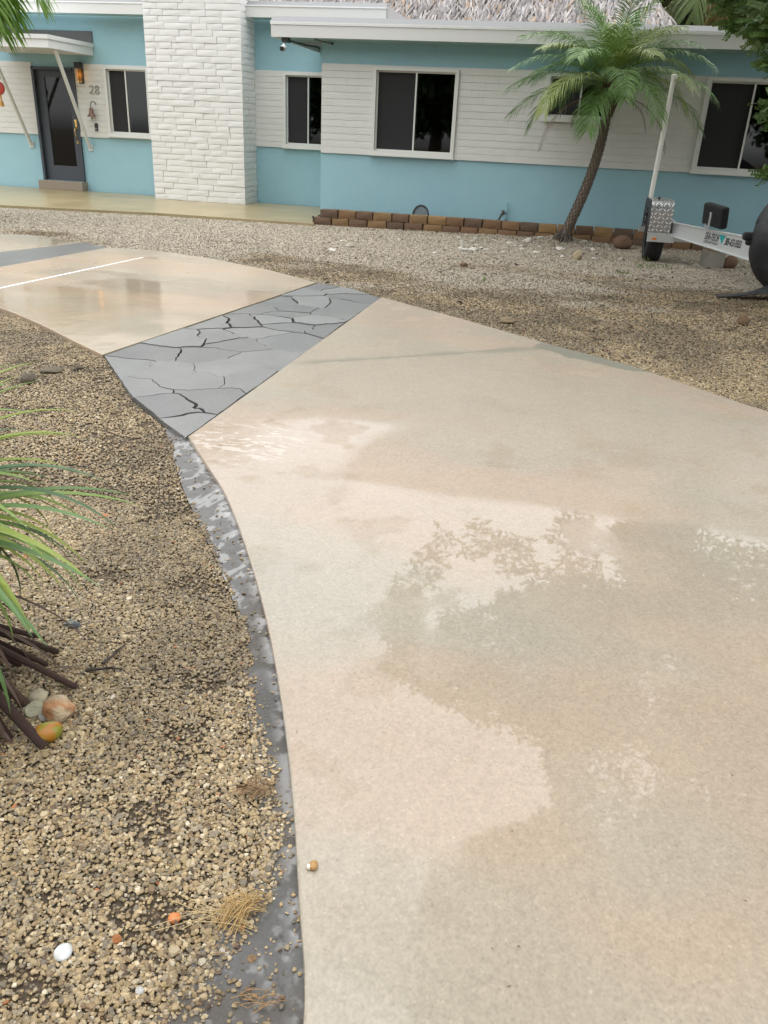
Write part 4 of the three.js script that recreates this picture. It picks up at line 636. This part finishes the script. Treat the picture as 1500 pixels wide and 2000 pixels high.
{ // thatched hut roof behind the house
  const o = thing('thatched_hut', 'thatched palm leaf hut roof rising behind the house', 'hut', V(0, 0, 0)), r = mulberry(515);
  const ez = -19.9, ey = 3.45, rz = -24.2, ry = 7.0, xl = -10.5, xr = 1.55, rl = -7.5, rx = -1.2, bz = -28.5;
  const F = [V(xl, ey, ez), V(xr, ey, ez), V(rx, ry, rz), V(rl, ry, rz)], Rt = [V(xr, ey, ez), V(xr, ey, bz), V(rx, ry, rz)], Lf = [V(xl, ey, bz), V(xl, ey, ez), V(rl, ry, rz)], Bk = [V(xr, ey, bz), V(xl, ey, bz), V(rl, ry, rz), V(rx, ry, rz)];
  const P = []; for (const f of [F, Bk]) for (const k of [0, 1, 2, 0, 2, 3]) P.push(f[k].x, f[k].y, f[k].z); for (const f of [Rt, Lf]) for (const k of f) P.push(k.x, k.y, k.z);
  mesh('roof_frame', soup(P), mat([0.20, 0.16, 0.13], 0.95, { side: THREE.DoubleSide }), o);
  const bl = []; ribbon(bl, 0, [V(0, 0, 0), V(0, 0.012, 0.17), V(0, 0.0, 0.36)], [0.008, 0.012, 0.003], V(1, 0, 0)); ribbon(bl, 0, [V(0.014, 0.004, 0.02), V(0.02, 0.02, 0.18), V(0.03, -0.004, 0.33)], [0.006, 0.009, 0.002], V(0.96, 0.25, 0));
  const list = []; const q4 = new THREE.Quaternion(), qa = new THREE.Quaternion(), M4 = new THREE.Matrix4();
  function cover(quad, n, tmax) { const A = quad[0], B = quad[1], C = quad[2], D = quad[3] ?? quad[2]; const nrm = B.clone().sub(A).cross(C.clone().sub(A)).normalize(); const ux = B.clone().sub(A).normalize(), dn = nrm.clone().cross(ux); if (dn.y > 0) dn.negate(); M4.makeBasis(nrm.clone().cross(dn), nrm, dn); qa.setFromRotationMatrix(M4);
    for (let i = 0; i < n; i++) { const v = r() * tmax, u = r(), p = A.clone().lerp(D, v).lerp(B.clone().lerp(C, v), u).addScaledVector(nrm, rr(0.0, 0.07, r)); q4.setFromEuler(new THREE.Euler(rr(-0.05, 0.45, r), rr(-0.45, 0.45, r), rr(-0.6, 0.6, r))); const k = rr(0.8, 1.3, r); list.push([new THREE.Matrix4().compose(p, qa.clone().multiply(q4), V(k, k, k)), r()]); } }
  cover(F, 15000, 0.5); cover(Rt, 3500, 0.5);
  const im = sh(new THREE.InstancedMesh(soup(bl), mat([1, 1, 1], 0.85, { side: THREE.DoubleSide }), list.length)), c = new THREE.Color(); list.forEach(([m, k], i) => { im.setMatrixAt(i, m); const s = 0.6 + 0.75 * r(); const t = k > 0.94 ? [0.33, 0.24, 0.17] : k > 0.6 ? [0.28, 0.265, 0.27] : [0.33, 0.305, 0.295]; im.setColorAt(i, c.setRGB(t[0] * s, t[1] * s, t[2] * s)); }); im.name = 'thatch'; im.userData.kind = 'stuff'; o.add(im);
  const sy = (z) => ey + (ez - z) / (ez - rz) * (ry - ey); const a = Wz(845, 4, -20.75), b = Wz(1082, 6, -20.75), y0 = a.y;
  mesh('timber_board', bx(b.x - a.x, 0.22, 0.06, (a.x + b.x) / 2, y0 + 0.11, -20.72), mat([0.50, 0.30, 0.13], 0.7, { bumpMap: every(softT, 0.5), bumpScale: 0.004 }), o);
  for (let i = 0; i < 6; i++) mesh('timber_peg', bx(0.05, 0.22, 0.06, a.x + 0.12 + (b.x - a.x - 0.2) * i / 5, y0 + 0.09, -20.66), mat([0.06, 0.035, 0.025], 0.8), o);
  for (const x of [xl + 0.6, -4.5, xr - 0.6]) for (const z of [ez - 2.6, bz + 0.6]) mesh('post', cyl(0.1, 0.09, ey + 0.3, x, (ey + 0.3) / 2, z, 12), mat([0.16, 0.11, 0.07], 0.9), o);
}

{ // strap leaved screw pine with stilt roots by the gravel
  const c = G(-196, 1100, 0.40), o = thing('screw_pine', 'screw pine with long arching strap leaves and brown stilt roots', 'plant', V(c.x, 0, c.z)), r = mulberry(777);
  mesh('stem', tube([V(0, 0.1, 0), V(0.01, 0.28, 0), V(0, 0.46, 0)], 0.05, 0.045, 8, 10), mat([0.13, 0.095, 0.07], 0.9), o);
  const ms = [leafGreen([0.17, 0.27, 0.045], 0.3), leafGreen([0.11, 0.21, 0.06], 0.3), leafGreen([0.24, 0.31, 0.045], 0.3), leafGreen([0.07, 0.14, 0.06], 0.25)], dead = leafGreen([0.085, 0.05, 0.035], 0.1);
  function blade(az, el, len, bend, w, m, y) {
    const P = []; let p = V(0, y, 0), pts = [], K = 12; for (let i = 0; i <= K; i++) { pts.push(p.clone()); const e = el - bend * Math.pow(i / K, 1.3); p = p.clone().add(V(Math.cos(az) * Math.cos(e), Math.sin(e), Math.sin(az) * Math.cos(e)).multiplyScalar(len / K)); if (p.y < 0.012) p.y = 0.012; }
    const hz = V(-Math.sin(az), 0, Math.cos(az)); for (const s of [-1, 1]) { const sd = hz.clone().multiplyScalar(s).add(V(0, 0.55, 0)).normalize(); for (let i = 0; i < K; i++) { const wa = w * Math.pow(Math.sin(Math.PI * (0.22 + 0.78 * i / K)), 0.7), wb = w * Math.pow(Math.max(0, Math.sin(Math.PI * (0.22 + 0.78 * (i + 1) / K))), 0.7) + 1e-5, a = pts[i], b = pts[i + 1], a1 = a.clone().addScaledVector(sd, wa), b1 = b.clone().addScaledVector(sd, wb); for (const v of [a, a1, b1, a, b1, b]) P.push(v.x, v.y, v.z); } }
    mesh('leaf', soup(P), m, o);
  }
  for (let i = 0; i < 170; i++) { const t = i / 169; blade(i * 2.4 + rr(-0.2, 0.2, r), 1.35 - 1.45 * t, rr(0.40, 0.60, r), 1.1 + 0.7 * t + rr(-0.2, 0.2, r), rr(0.009, 0.0135, r), ms[Math.floor(r() * 4)], 0.44 + 0.08 * (1 - t)); }
  for (const [az, el, len, b] of [[-0.35, 0.5, 0.78, 0.9], [-0.1, 0.55, 0.75, 1.0], [0.15, 0.5, 0.78, 1.1], [0.4, 0.4, 0.76, 1.2], [0.62, 0.45, 0.74, 1.35], [-0.55, 0.45, 0.74, 0.85], [0.8, 0.2, 0.66, 1.2], [0.3, 0.15, 0.7, 0.9], [0.0, 0.25, 0.72, 0.8]]) blade(az, el, len * 0.78, b, 0.014, ms[Math.floor(r() * 3)], 0.46);
  for (let i = 0; i < 110; i++) blade(r() * 6.28, -0.1 - 0.8 * r(), rr(0.34, 0.56, r), 1.1, rr(0.006, 0.014, r), dead, rr(0.2, 0.36, r));
  const rm = [[0.065, 0.034, 0.026], [0.10, 0.056, 0.042]].map((c) => mat(c, 0.85, { bumpMap: every(stuccoT, 0.6), bumpScale: 0.012 }));
  [[88, 1462, 0.020], [150, 1345, 0.013], [112, 1275, 0.014], [60, 1385, 0.019], [20, 1445, 0.016], [92, 1300, 0.012], [-20, 1420, 0.02], [40, 1300, 0.016], [70, 1245, 0.012]].forEach(([px, py, w], i) => { const e = G(px, py, 0).sub(o.position), a = V(e.x * 0.1, 0.26, e.z * 0.1); mesh('stilt_root', tube([a, a.clone().lerp(e, 0.55).setY(0.12), e.clone().setY(0.004)], w * 0.8, w * 0.62, 14, 8), rm[i % 2], o); });
}

// ---------------------------------------------------------------- small things lying about
function lump(seed, rough = 0.18, det = 2) { const g = det > 3 ? new THREE.SphereGeometry(1, 28, 20) : new THREE.IcosahedronGeometry(1, det), p = g.attributes.position; for (let i = 0; i < p.count; i++) { const x = p.getX(i), y = p.getY(i), z = p.getZ(i), f = 1 + rough * 2 * (fbm(x * 1.4 + seed * 3.1 + y, z * 1.4 + y * 1.3 + 20 + seed, 3) - 0.5); p.setXYZ(i, x * f, y * f, z * f); } g.computeVertexNormals(); return g; }
const rockRelief = { bumpMap: every(stuccoT, 1), bumpScale: 0.004 };
function tint(g, mix) { if (!mix) return g; const p = g.attributes.position, C = []; let m = 0; for (let i = 0; i < p.count; i++) m = Math.max(m, Math.abs(p.getX(i))); for (let i = 0; i < p.count; i++) { const k = sstep(0.42, 0.58, fbm(p.getX(i) / m * 1.6 + 9, p.getZ(i) / m * 1.6 + p.getY(i) / m * 2 + 7, 4)); C.push(...mix[0].map((v, j) => v + (mix[1][j] - v) * k)); } g.setAttribute('color', new THREE.Float32BufferAttribute(C, 3)); return g; }
function stone(name, label, cat, px, py, w, h, c, seed, o = {}) { const p = G(px, py, 0); p.y = groundH(p.x, p.z); const fg = o.mix ? { vertexColors: true } : {}; const m = mesh(name, tint(lump(seed, o.rough ?? 0.2, o.gl ? 9 : 3).scale(w, h, w * (o.d ?? 0.9)).translate(0, h * (o.sink ?? 0.75), 0), o.mix), mat(o.mix ? [1, 1, 1] : c, o.gl ?? 0.8, o.gl ? fg : { ...rockRelief, ...fg })); m.position.copy(p); m.rotation.y = o.turn ?? seed; return tag(m, label, cat, o.group); }
stone('orange_rock', 'chunky orange limestone rock beside the stilt roots', 'rock', 114, 1398, 0.040, 0.032, [0.44, 0.24, 0.12], 3, { rough: 0.3, mix: [[0.40, 0.20, 0.09], [0.46, 0.36, 0.24]] });
stone('fallen_fruit', 'yellow and green fallen fruit beside orange rock', 'fruit', 95, 1442, 0.036, 0.026, [0.40, 0.22, 0.02], 4, { rough: 0.08, gl: 0.4, d: 0.75, mix: [[0.34, 0.14, 0.015], [0.20, 0.20, 0.02]] });
stone('pale_rock', 'small cream rock beside orange rock', 'rock', 76, 1366, 0.024, 0.016, [0.50, 0.45, 0.32], 5, { rough: 0.4 });
stone('pale_rock', 'flat grey green rock between fruit and stilt root', 'rock', 68, 1390, 0.030, 0.013, [0.44, 0.42, 0.30], 6, { rough: 0.4 });
stone('pale_rock', 'tiny grey pebble touching the orange rock', 'rock', 86, 1404, 0.014, 0.012, [0.42, 0.40, 0.38], 7);
stone('white_shell', 'smooth round white shell lying on gravel', 'shell', 124, 1864, 0.0185, 0.008, [0.8, 0.8, 0.8], 8, { rough: 0.06, gl: 0.4, mix: [[0.50, 0.52, 0.53], [0.42, 0.42, 0.40]] });
stone('white_pebble', 'small smooth white pebble on wet soil', 'pebble', 273, 1938, 0.008, 0.006, [0.78, 0.78, 0.76], 9, { rough: 0.1 });
stone('seed_pod', 'dried orange seed husk on gravel beside straw', 'seed', 341, 1797, 0.0125, 0.008, [0.50, 0.17, 0.05], 10, { rough: 0.15, gl: 0.5 });
stone('seed_pod', 'orange brown leaf scrap lying on gravel by screw pine', 'seed', 205, 1010, 0.015, 0.007, [0.52, 0.22, 0.10], 11);
stone('seed_pod', 'rusty seed husk under the large straw tuft', 'seed', 228, 1838, 0.010, 0.006, [0.46, 0.18, 0.06], 12);
stone('tan_stone', 'tan stone at the edge of the cement runoff', 'stone', 500, 1712, 0.010, 0.009, [0.55, 0.46, 0.33], 13);
stone('tan_stone', 'brown stone lying in the wet cement runoff', 'stone', 492, 1878, 0.010, 0.008, [0.30, 0.19, 0.10], 14);
stone('tan_stone', 'pale rough stone by the straw on wet runoff', 'stone', 440, 1863, 0.011, 0.009, [0.58, 0.54, 0.46], 15, { rough: 0.4 });
stone('grey_stone', 'grey green angular stone beside the screw pine', 'stone', 137, 1220, 0.018, 0.010, [0.22, 0.23, 0.20], 16, { rough: 0.4 });
stone('grey_stone', 'dark slate grey stone touching a grey green stone', 'stone', 148, 1226, 0.014, 0.012, [0.13, 0.14, 0.15], 17, { rough: 0.4 });
stone('dark_clod', 'large dark soil clod on gravel near cracked strip', 'clod', 55, 748, 0.045, 0.03, [0.09, 0.075, 0.05], 18, { rough: 0.4 });
stone('dark_clod', 'flat dark soil clod on gravel near cracked strip', 'clod', 100, 728, 0.06, 0.018, [0.11, 0.09, 0.06], 19, { rough: 0.4 });
stone('dark_clod', 'small dark soil clod on gravel near cracked strip', 'clod', 153, 723, 0.03, 0.016, [0.10, 0.08, 0.055], 20, { rough: 0.4 });
stone('brown_rock', 'lone dark brown rock on gravel right of drive', 'rock', 1450, 635, 0.055, 0.05, [0.16, 0.10, 0.055], 21, { rough: 0.3 });
stone('brown_rock', 'small brown rock at the gravel edge of the drive', 'rock', 990, 632, 0.06, 0.03, [0.20, 0.15, 0.09], 22, { rough: 0.3 });
stone('standing_rock', 'upright tan rock on pale gravel before the palm', 'rock', 1128, 507, 0.06, 0.065, [0.42, 0.34, 0.22], 23, { rough: 0.3 });
stone('brown_husk', 'brown husk scrap on pale gravel', 'husk', 906, 522, 0.05, 0.03, [0.15, 0.09, 0.055], 24, { rough: 0.35 });
{ const p = G(612, 1694, ST), o = thing('snail_shell', 'brown and white snail shell on the wet slab edge', 'shell', V(p.x, ST, p.z)); mesh('shell_body', lump(30, 0.12, 9).scale(0.0095, 0.008, 0.012).translate(0, 0.006, 0), mat([0.34, 0.19, 0.06], 0.4), o); mesh('shell_lip', lump(31, 0.2, 9).scale(0.006, 0.006, 0.006).translate(-0.007, 0.005, 0.005), mat([0.7, 0.66, 0.58], 0.5), o); }
for (const [px, py, w, s, l] of [[1214, 487, 0.13, 41, 'brown coconut husk lying against the brick edging'], [1424, 524, 0.105, 42, 'brown coconut husk lying beside the black tarp']]) { const p = G(px, py, 0), o = thing('coconut', l, 'coconut', V(p.x, groundH(p.x, p.z), Math.max(p.z, -13.22)), s); mesh('husk', lump(s, 0.14, 9).scale(w, w * 0.82, w * 0.85).translate(0, w * 0.72, 0), mat([0.16, 0.095, 0.06], 0.9, { bumpMap: every(softT, 1), bumpScale: 0.02 }), o); mesh('stalk_end', cyl(0.03, 0.02, 0.03, 0, 0, 0, 8).rotateZ(1.4).translate(-w * 0.97, w * 0.8, 0), mat([0.10, 0.065, 0.04], 0.95), o); }
{ // broken coral rock scattered in front of the edging: look-alikes
  const r = mulberry(66), g = [0, 1, 2, 3].map((k) => lump(50 + k, 0.45, 1)), ms = [[0.46, 0.44, 0.39], [0.38, 0.35, 0.30], [0.54, 0.52, 0.47]].map((c) => mat(c, 0.9));
  for (let i = 0; i < 95; i++) { const t = r(); const px = t < 0.55 ? rr(900, 1240, r) : rr(640, 1400, r), py = (t < 0.55 ? rr(468, 496, r) : 452 + (px - 640) * 0.05 + rr(0, 40, r)), p = G(px, py, 0); if (p.z < -13.3 || p.z > -9) continue; const s = rr(0.014, 0.042, r) * (r() > 0.85 ? 1.4 : 1); const m = mesh('coral_rock', g[i % 4], ms[i % 3]); m.scale.set(s * 1.3, s * 0.6, s); m.position.set(p.x, groundH(p.x, p.z) + s * 0.35, p.z); m.rotation.y = r() * 6.28; tag(m, 'pale broken coral rock on gravel before the brick edging', 'rock', 'broken coral rocks before the brick edging'); }
}
{ // fallen leaf scraps over the gravel
  const P = []; ribbon(P, 0, [V(-0.5, 0, 0), V(-0.2, 0.12, 0), V(0.2, 0.15, 0), V(0.5, 0.02, 0)], [0.04, 0.22, 0.18, 0.0], V(0, 0.2, 0.98).normalize());
  const r = mulberry(321), list = []; for (let i = 0; i < 900; i++) { let x, z; if (i < 620) { const p = G(rr(620, 1500, r), 445 + 300 * Math.pow(r(), 1.6), 0); x = p.x; z = p.z; } else { const p = G(rr(0, 560, r), rr(640, 1990, r), 0); x = p.x; z = p.z; } if (onPaved(x, z) || z < -13.3 || inside(porch, x, z)) continue; const s = i < 620 ? rr(0.025, 0.075, r) : rr(0.006, 0.018, r); list.push(new THREE.Matrix4().compose(V(x, groundH(x, z) + 0.012, z), new THREE.Quaternion().setFromEuler(new THREE.Euler(rr(-0.3, 0.3, r), r() * 6.28, rr(-0.3, 0.3, r))), V(s, s, s))); }
  for (let i = 0; i < 34; i++) { const p = G(rr(380, 1500, r), 560 + 1400 * Math.pow(r(), 1.3), ST); if (!inside(nearSlab, p.x, p.z)) continue; const s = rr(0.0025, 0.007, r); list.push(new THREE.Matrix4().compose(V(p.x, ST + 0.0015, p.z), new THREE.Quaternion().setFromEuler(new THREE.Euler(0, r() * 6.28, 0)), V(s * 1.5, s * 0.5, s * rr(0.3, 1, r)))); }
  const im = sh(new THREE.InstancedMesh(soup(P), mat([1, 1, 1], 0.8, { side: THREE.DoubleSide }), list.length)), c = new THREE.Color(); list.forEach((m, i) => { im.setMatrixAt(i, m); const k = rr(0.5, 1.3, r); im.setColorAt(i, c.setRGB(0.11 * k, 0.07 * k, 0.042 * k)); }); im.name = 'leaf_litter'; scene.add(im); tag(im, 'dry brown leaf scraps scattered over the gravel', 'leaf litter', null, 'stuff');
}
function straw(label, px, py, n, len, c, seed, dir, lift) { const r = mulberry(seed), p = G(px, py, 0), g = []; for (let i = 0; i < n; i++) { const a = dir + rr(-0.55, 0.55, r), L = len * rr(0.4, 1.1, r), s = V(rr(-0.025, 0.025, r), 0.014 + rr(0, lift, r), rr(-0.02, 0.02, r)), d = V(Math.cos(a), 0, Math.sin(a)); g.push(tube([s.clone().addScaledVector(d, -L * 0.5).setY(0.016), s.clone().add(V(0, lift * r(), 0)), s.clone().addScaledVector(d, L * 0.35).add(V(rr(-0.015, 0.015, r), 0.004, 0)), s.clone().addScaledVector(d, L * 0.5).setY(0.015)], 0.0008, 0.0005, 6, 4)); } const m = mesh('straw_tuft', join(g), mat(c, 0.7)); m.position.set(p.x, groundH(p.x, p.z), p.z); tag(m, label, 'straw'); }
straw('large dry golden straw tuft on gravel by runoff', 470, 1790, 60, 0.085, [0.46, 0.31, 0.13], 71, -1.0, 0.022);
straw('loose pale straw stalks reaching over gravel', 420, 1800, 9, 0.17, [0.50, 0.38, 0.19], 72, -0.25, 0.012);
straw('small brown straw tuft near the slab edge', 500, 1553, 36, 0.075, [0.26, 0.16, 0.08], 73, -0.45, 0.018);
straw('wispy brown straw at the runoff edge', 505, 1960, 18, 0.05, [0.32, 0.19, 0.08], 74, -0.2, 0.008);
function twig(label, a, b, w, c) { const p = G(...a, 0), q = G(...b, 0), d = q.clone().sub(p); const m = mesh('twig', join(tube([V(0, 0.01, 0), d.clone().multiplyScalar(0.5).add(V(0.008, 0.016, 0)), d.clone().setY(0.012)], w, w * 0.5, 8, 6), tube([d.clone().multiplyScalar(0.45).setY(0.014), d.clone().multiplyScalar(0.7).add(V(0.015, 0.03, 0.012))], w * 0.6, w * 0.3, 4, 5)), mat(c, 0.85)); m.position.set(p.x, groundH(p.x, p.z), p.z); tag(m, label, 'twig'); }
twig('dark slanting twig on gravel beside screw pine roots', [200, 1300], [246, 1262], 0.0045, [0.055, 0.042, 0.035]);
twig('thick dark twig lying flat beside the screw pine roots', [168, 1313], [240, 1311], 0.0055, [0.05, 0.038, 0.03]);
twig('thin brown twig pointing at the orange rock', [95, 1310], [142, 1368], 0.003, [0.10, 0.07, 0.05]);
function weed(label, px, py, n, h, seed, spread) { const r = mulberry(seed), P = [], p = G(px, py, 0); for (let i = 0; i < n; i++) { const a = r() * 6.28, d = V(Math.cos(a), 0, Math.sin(a)), b = V(rr(-1, 1, r) * spread, 0, rr(-1, 1, r) * spread), hh = h * rr(0.5, 1.1, r); ribbon(P, 0, [b, b.clone().add(V(0, hh * 0.6, 0)).addScaledVector(d, hh * 0.2), b.clone().add(V(0, hh * 0.85, 0)).addScaledVector(d, hh * 0.6)], [0.003, 0.004, 0], V(-d.z, 0, d.x)); } const m = mesh('weed_tuft', soup(P), leafGreen([0.15, 0.24, 0.05], 0.3)); m.position.set(p.x, groundH(p.x, p.z) + 0.004, p.z); tag(m, label, 'weed'); }
weed('green weeds growing in front of the trailer tyre', 1275, 522, 90, 0.05, 81, 0.22);
weed('tall thin weeds against the trailer tyre', 1262, 512, 14, 0.10, 82, 0.05);
weed('small weed patch on gravel apart from the trailer', 1216, 535, 24, 0.05, 83, 0.07);
weed('single green sprout on gravel by the drive', 946, 551, 7, 0.07, 84, 0.015);
weed('bright grass blades beside the black tarp', 1437, 512, 14, 0.16, 85, 0.04);

{ // trees across the street, behind where the photograph was taken: they shade the house front
  const P = [], r = mulberry(1212); for (let i = 0; i < 10; i++) { const a = V(r() - 0.5, r() - 0.5, r() - 0.5).normalize(), q = V(r() - 0.5, r() - 0.5, r() - 0.5).multiplyScalar(0.6), sd = a.clone().cross(V(0.3, 1, 0.2)).normalize(); ribbon(P, 0, [q, q.clone().addScaledVector(a, 0.12), q.clone().addScaledVector(a, 0.3)], [0.02, 0.09, 0], sd); }
  const g = soup(P), lm = leafGreen([0.07, 0.14, 0.03], 0.35), bk = mat([0.2, 0.16, 0.12], 0.95), tg = 'street trees facing the house';
  [[-13, 7.5, 8.5], [-6.5, 10, 9.5], [0.5, 11, 10], [7.5, 9, 9.5], [13, 5, 9]].forEach(([x, z, h], k) => {
    const o = thing('street_tree', 'tall dense leafy tree standing across from the house', 'tree', V(x, 0, z), 0, tg), list = [], q4 = new THREE.Quaternion();
    mesh('trunk', tube([V(0, -0.05, 0), V(0.15, h * 0.25, 0), V(0, h * 0.55, 0.1)], 0.3, 0.16, 10, 10), bk, o);
    while (list.length < 2600) { const p = V(rr(-1, 1, r), rr(-1, 1, r), rr(-1, 1, r)); const l = p.length(); if (l > 1 || l < 0.35 || fbm(p.x * 2.2 + k * 9 + 9, p.y * 2.2 + p.z * 2.2 + 9, 3) < 0.42) continue; p.set(p.x * 4.0, h * 0.58 + p.y * h * 0.42, p.z * 3.2); q4.setFromEuler(new THREE.Euler(r() * 6, r() * 6, r() * 6)); const s = rr(0.8, 1.3, r); list.push(new THREE.Matrix4().compose(p, q4, V(s, s, s))); }
    const im = sh(new THREE.InstancedMesh(g, lm, list.length)); list.forEach((m, i) => im.setMatrixAt(i, m)); im.name = 'crown'; im.userData.kind = 'stuff'; o.add(im);
  });
}
renderer.render(scene, camera);
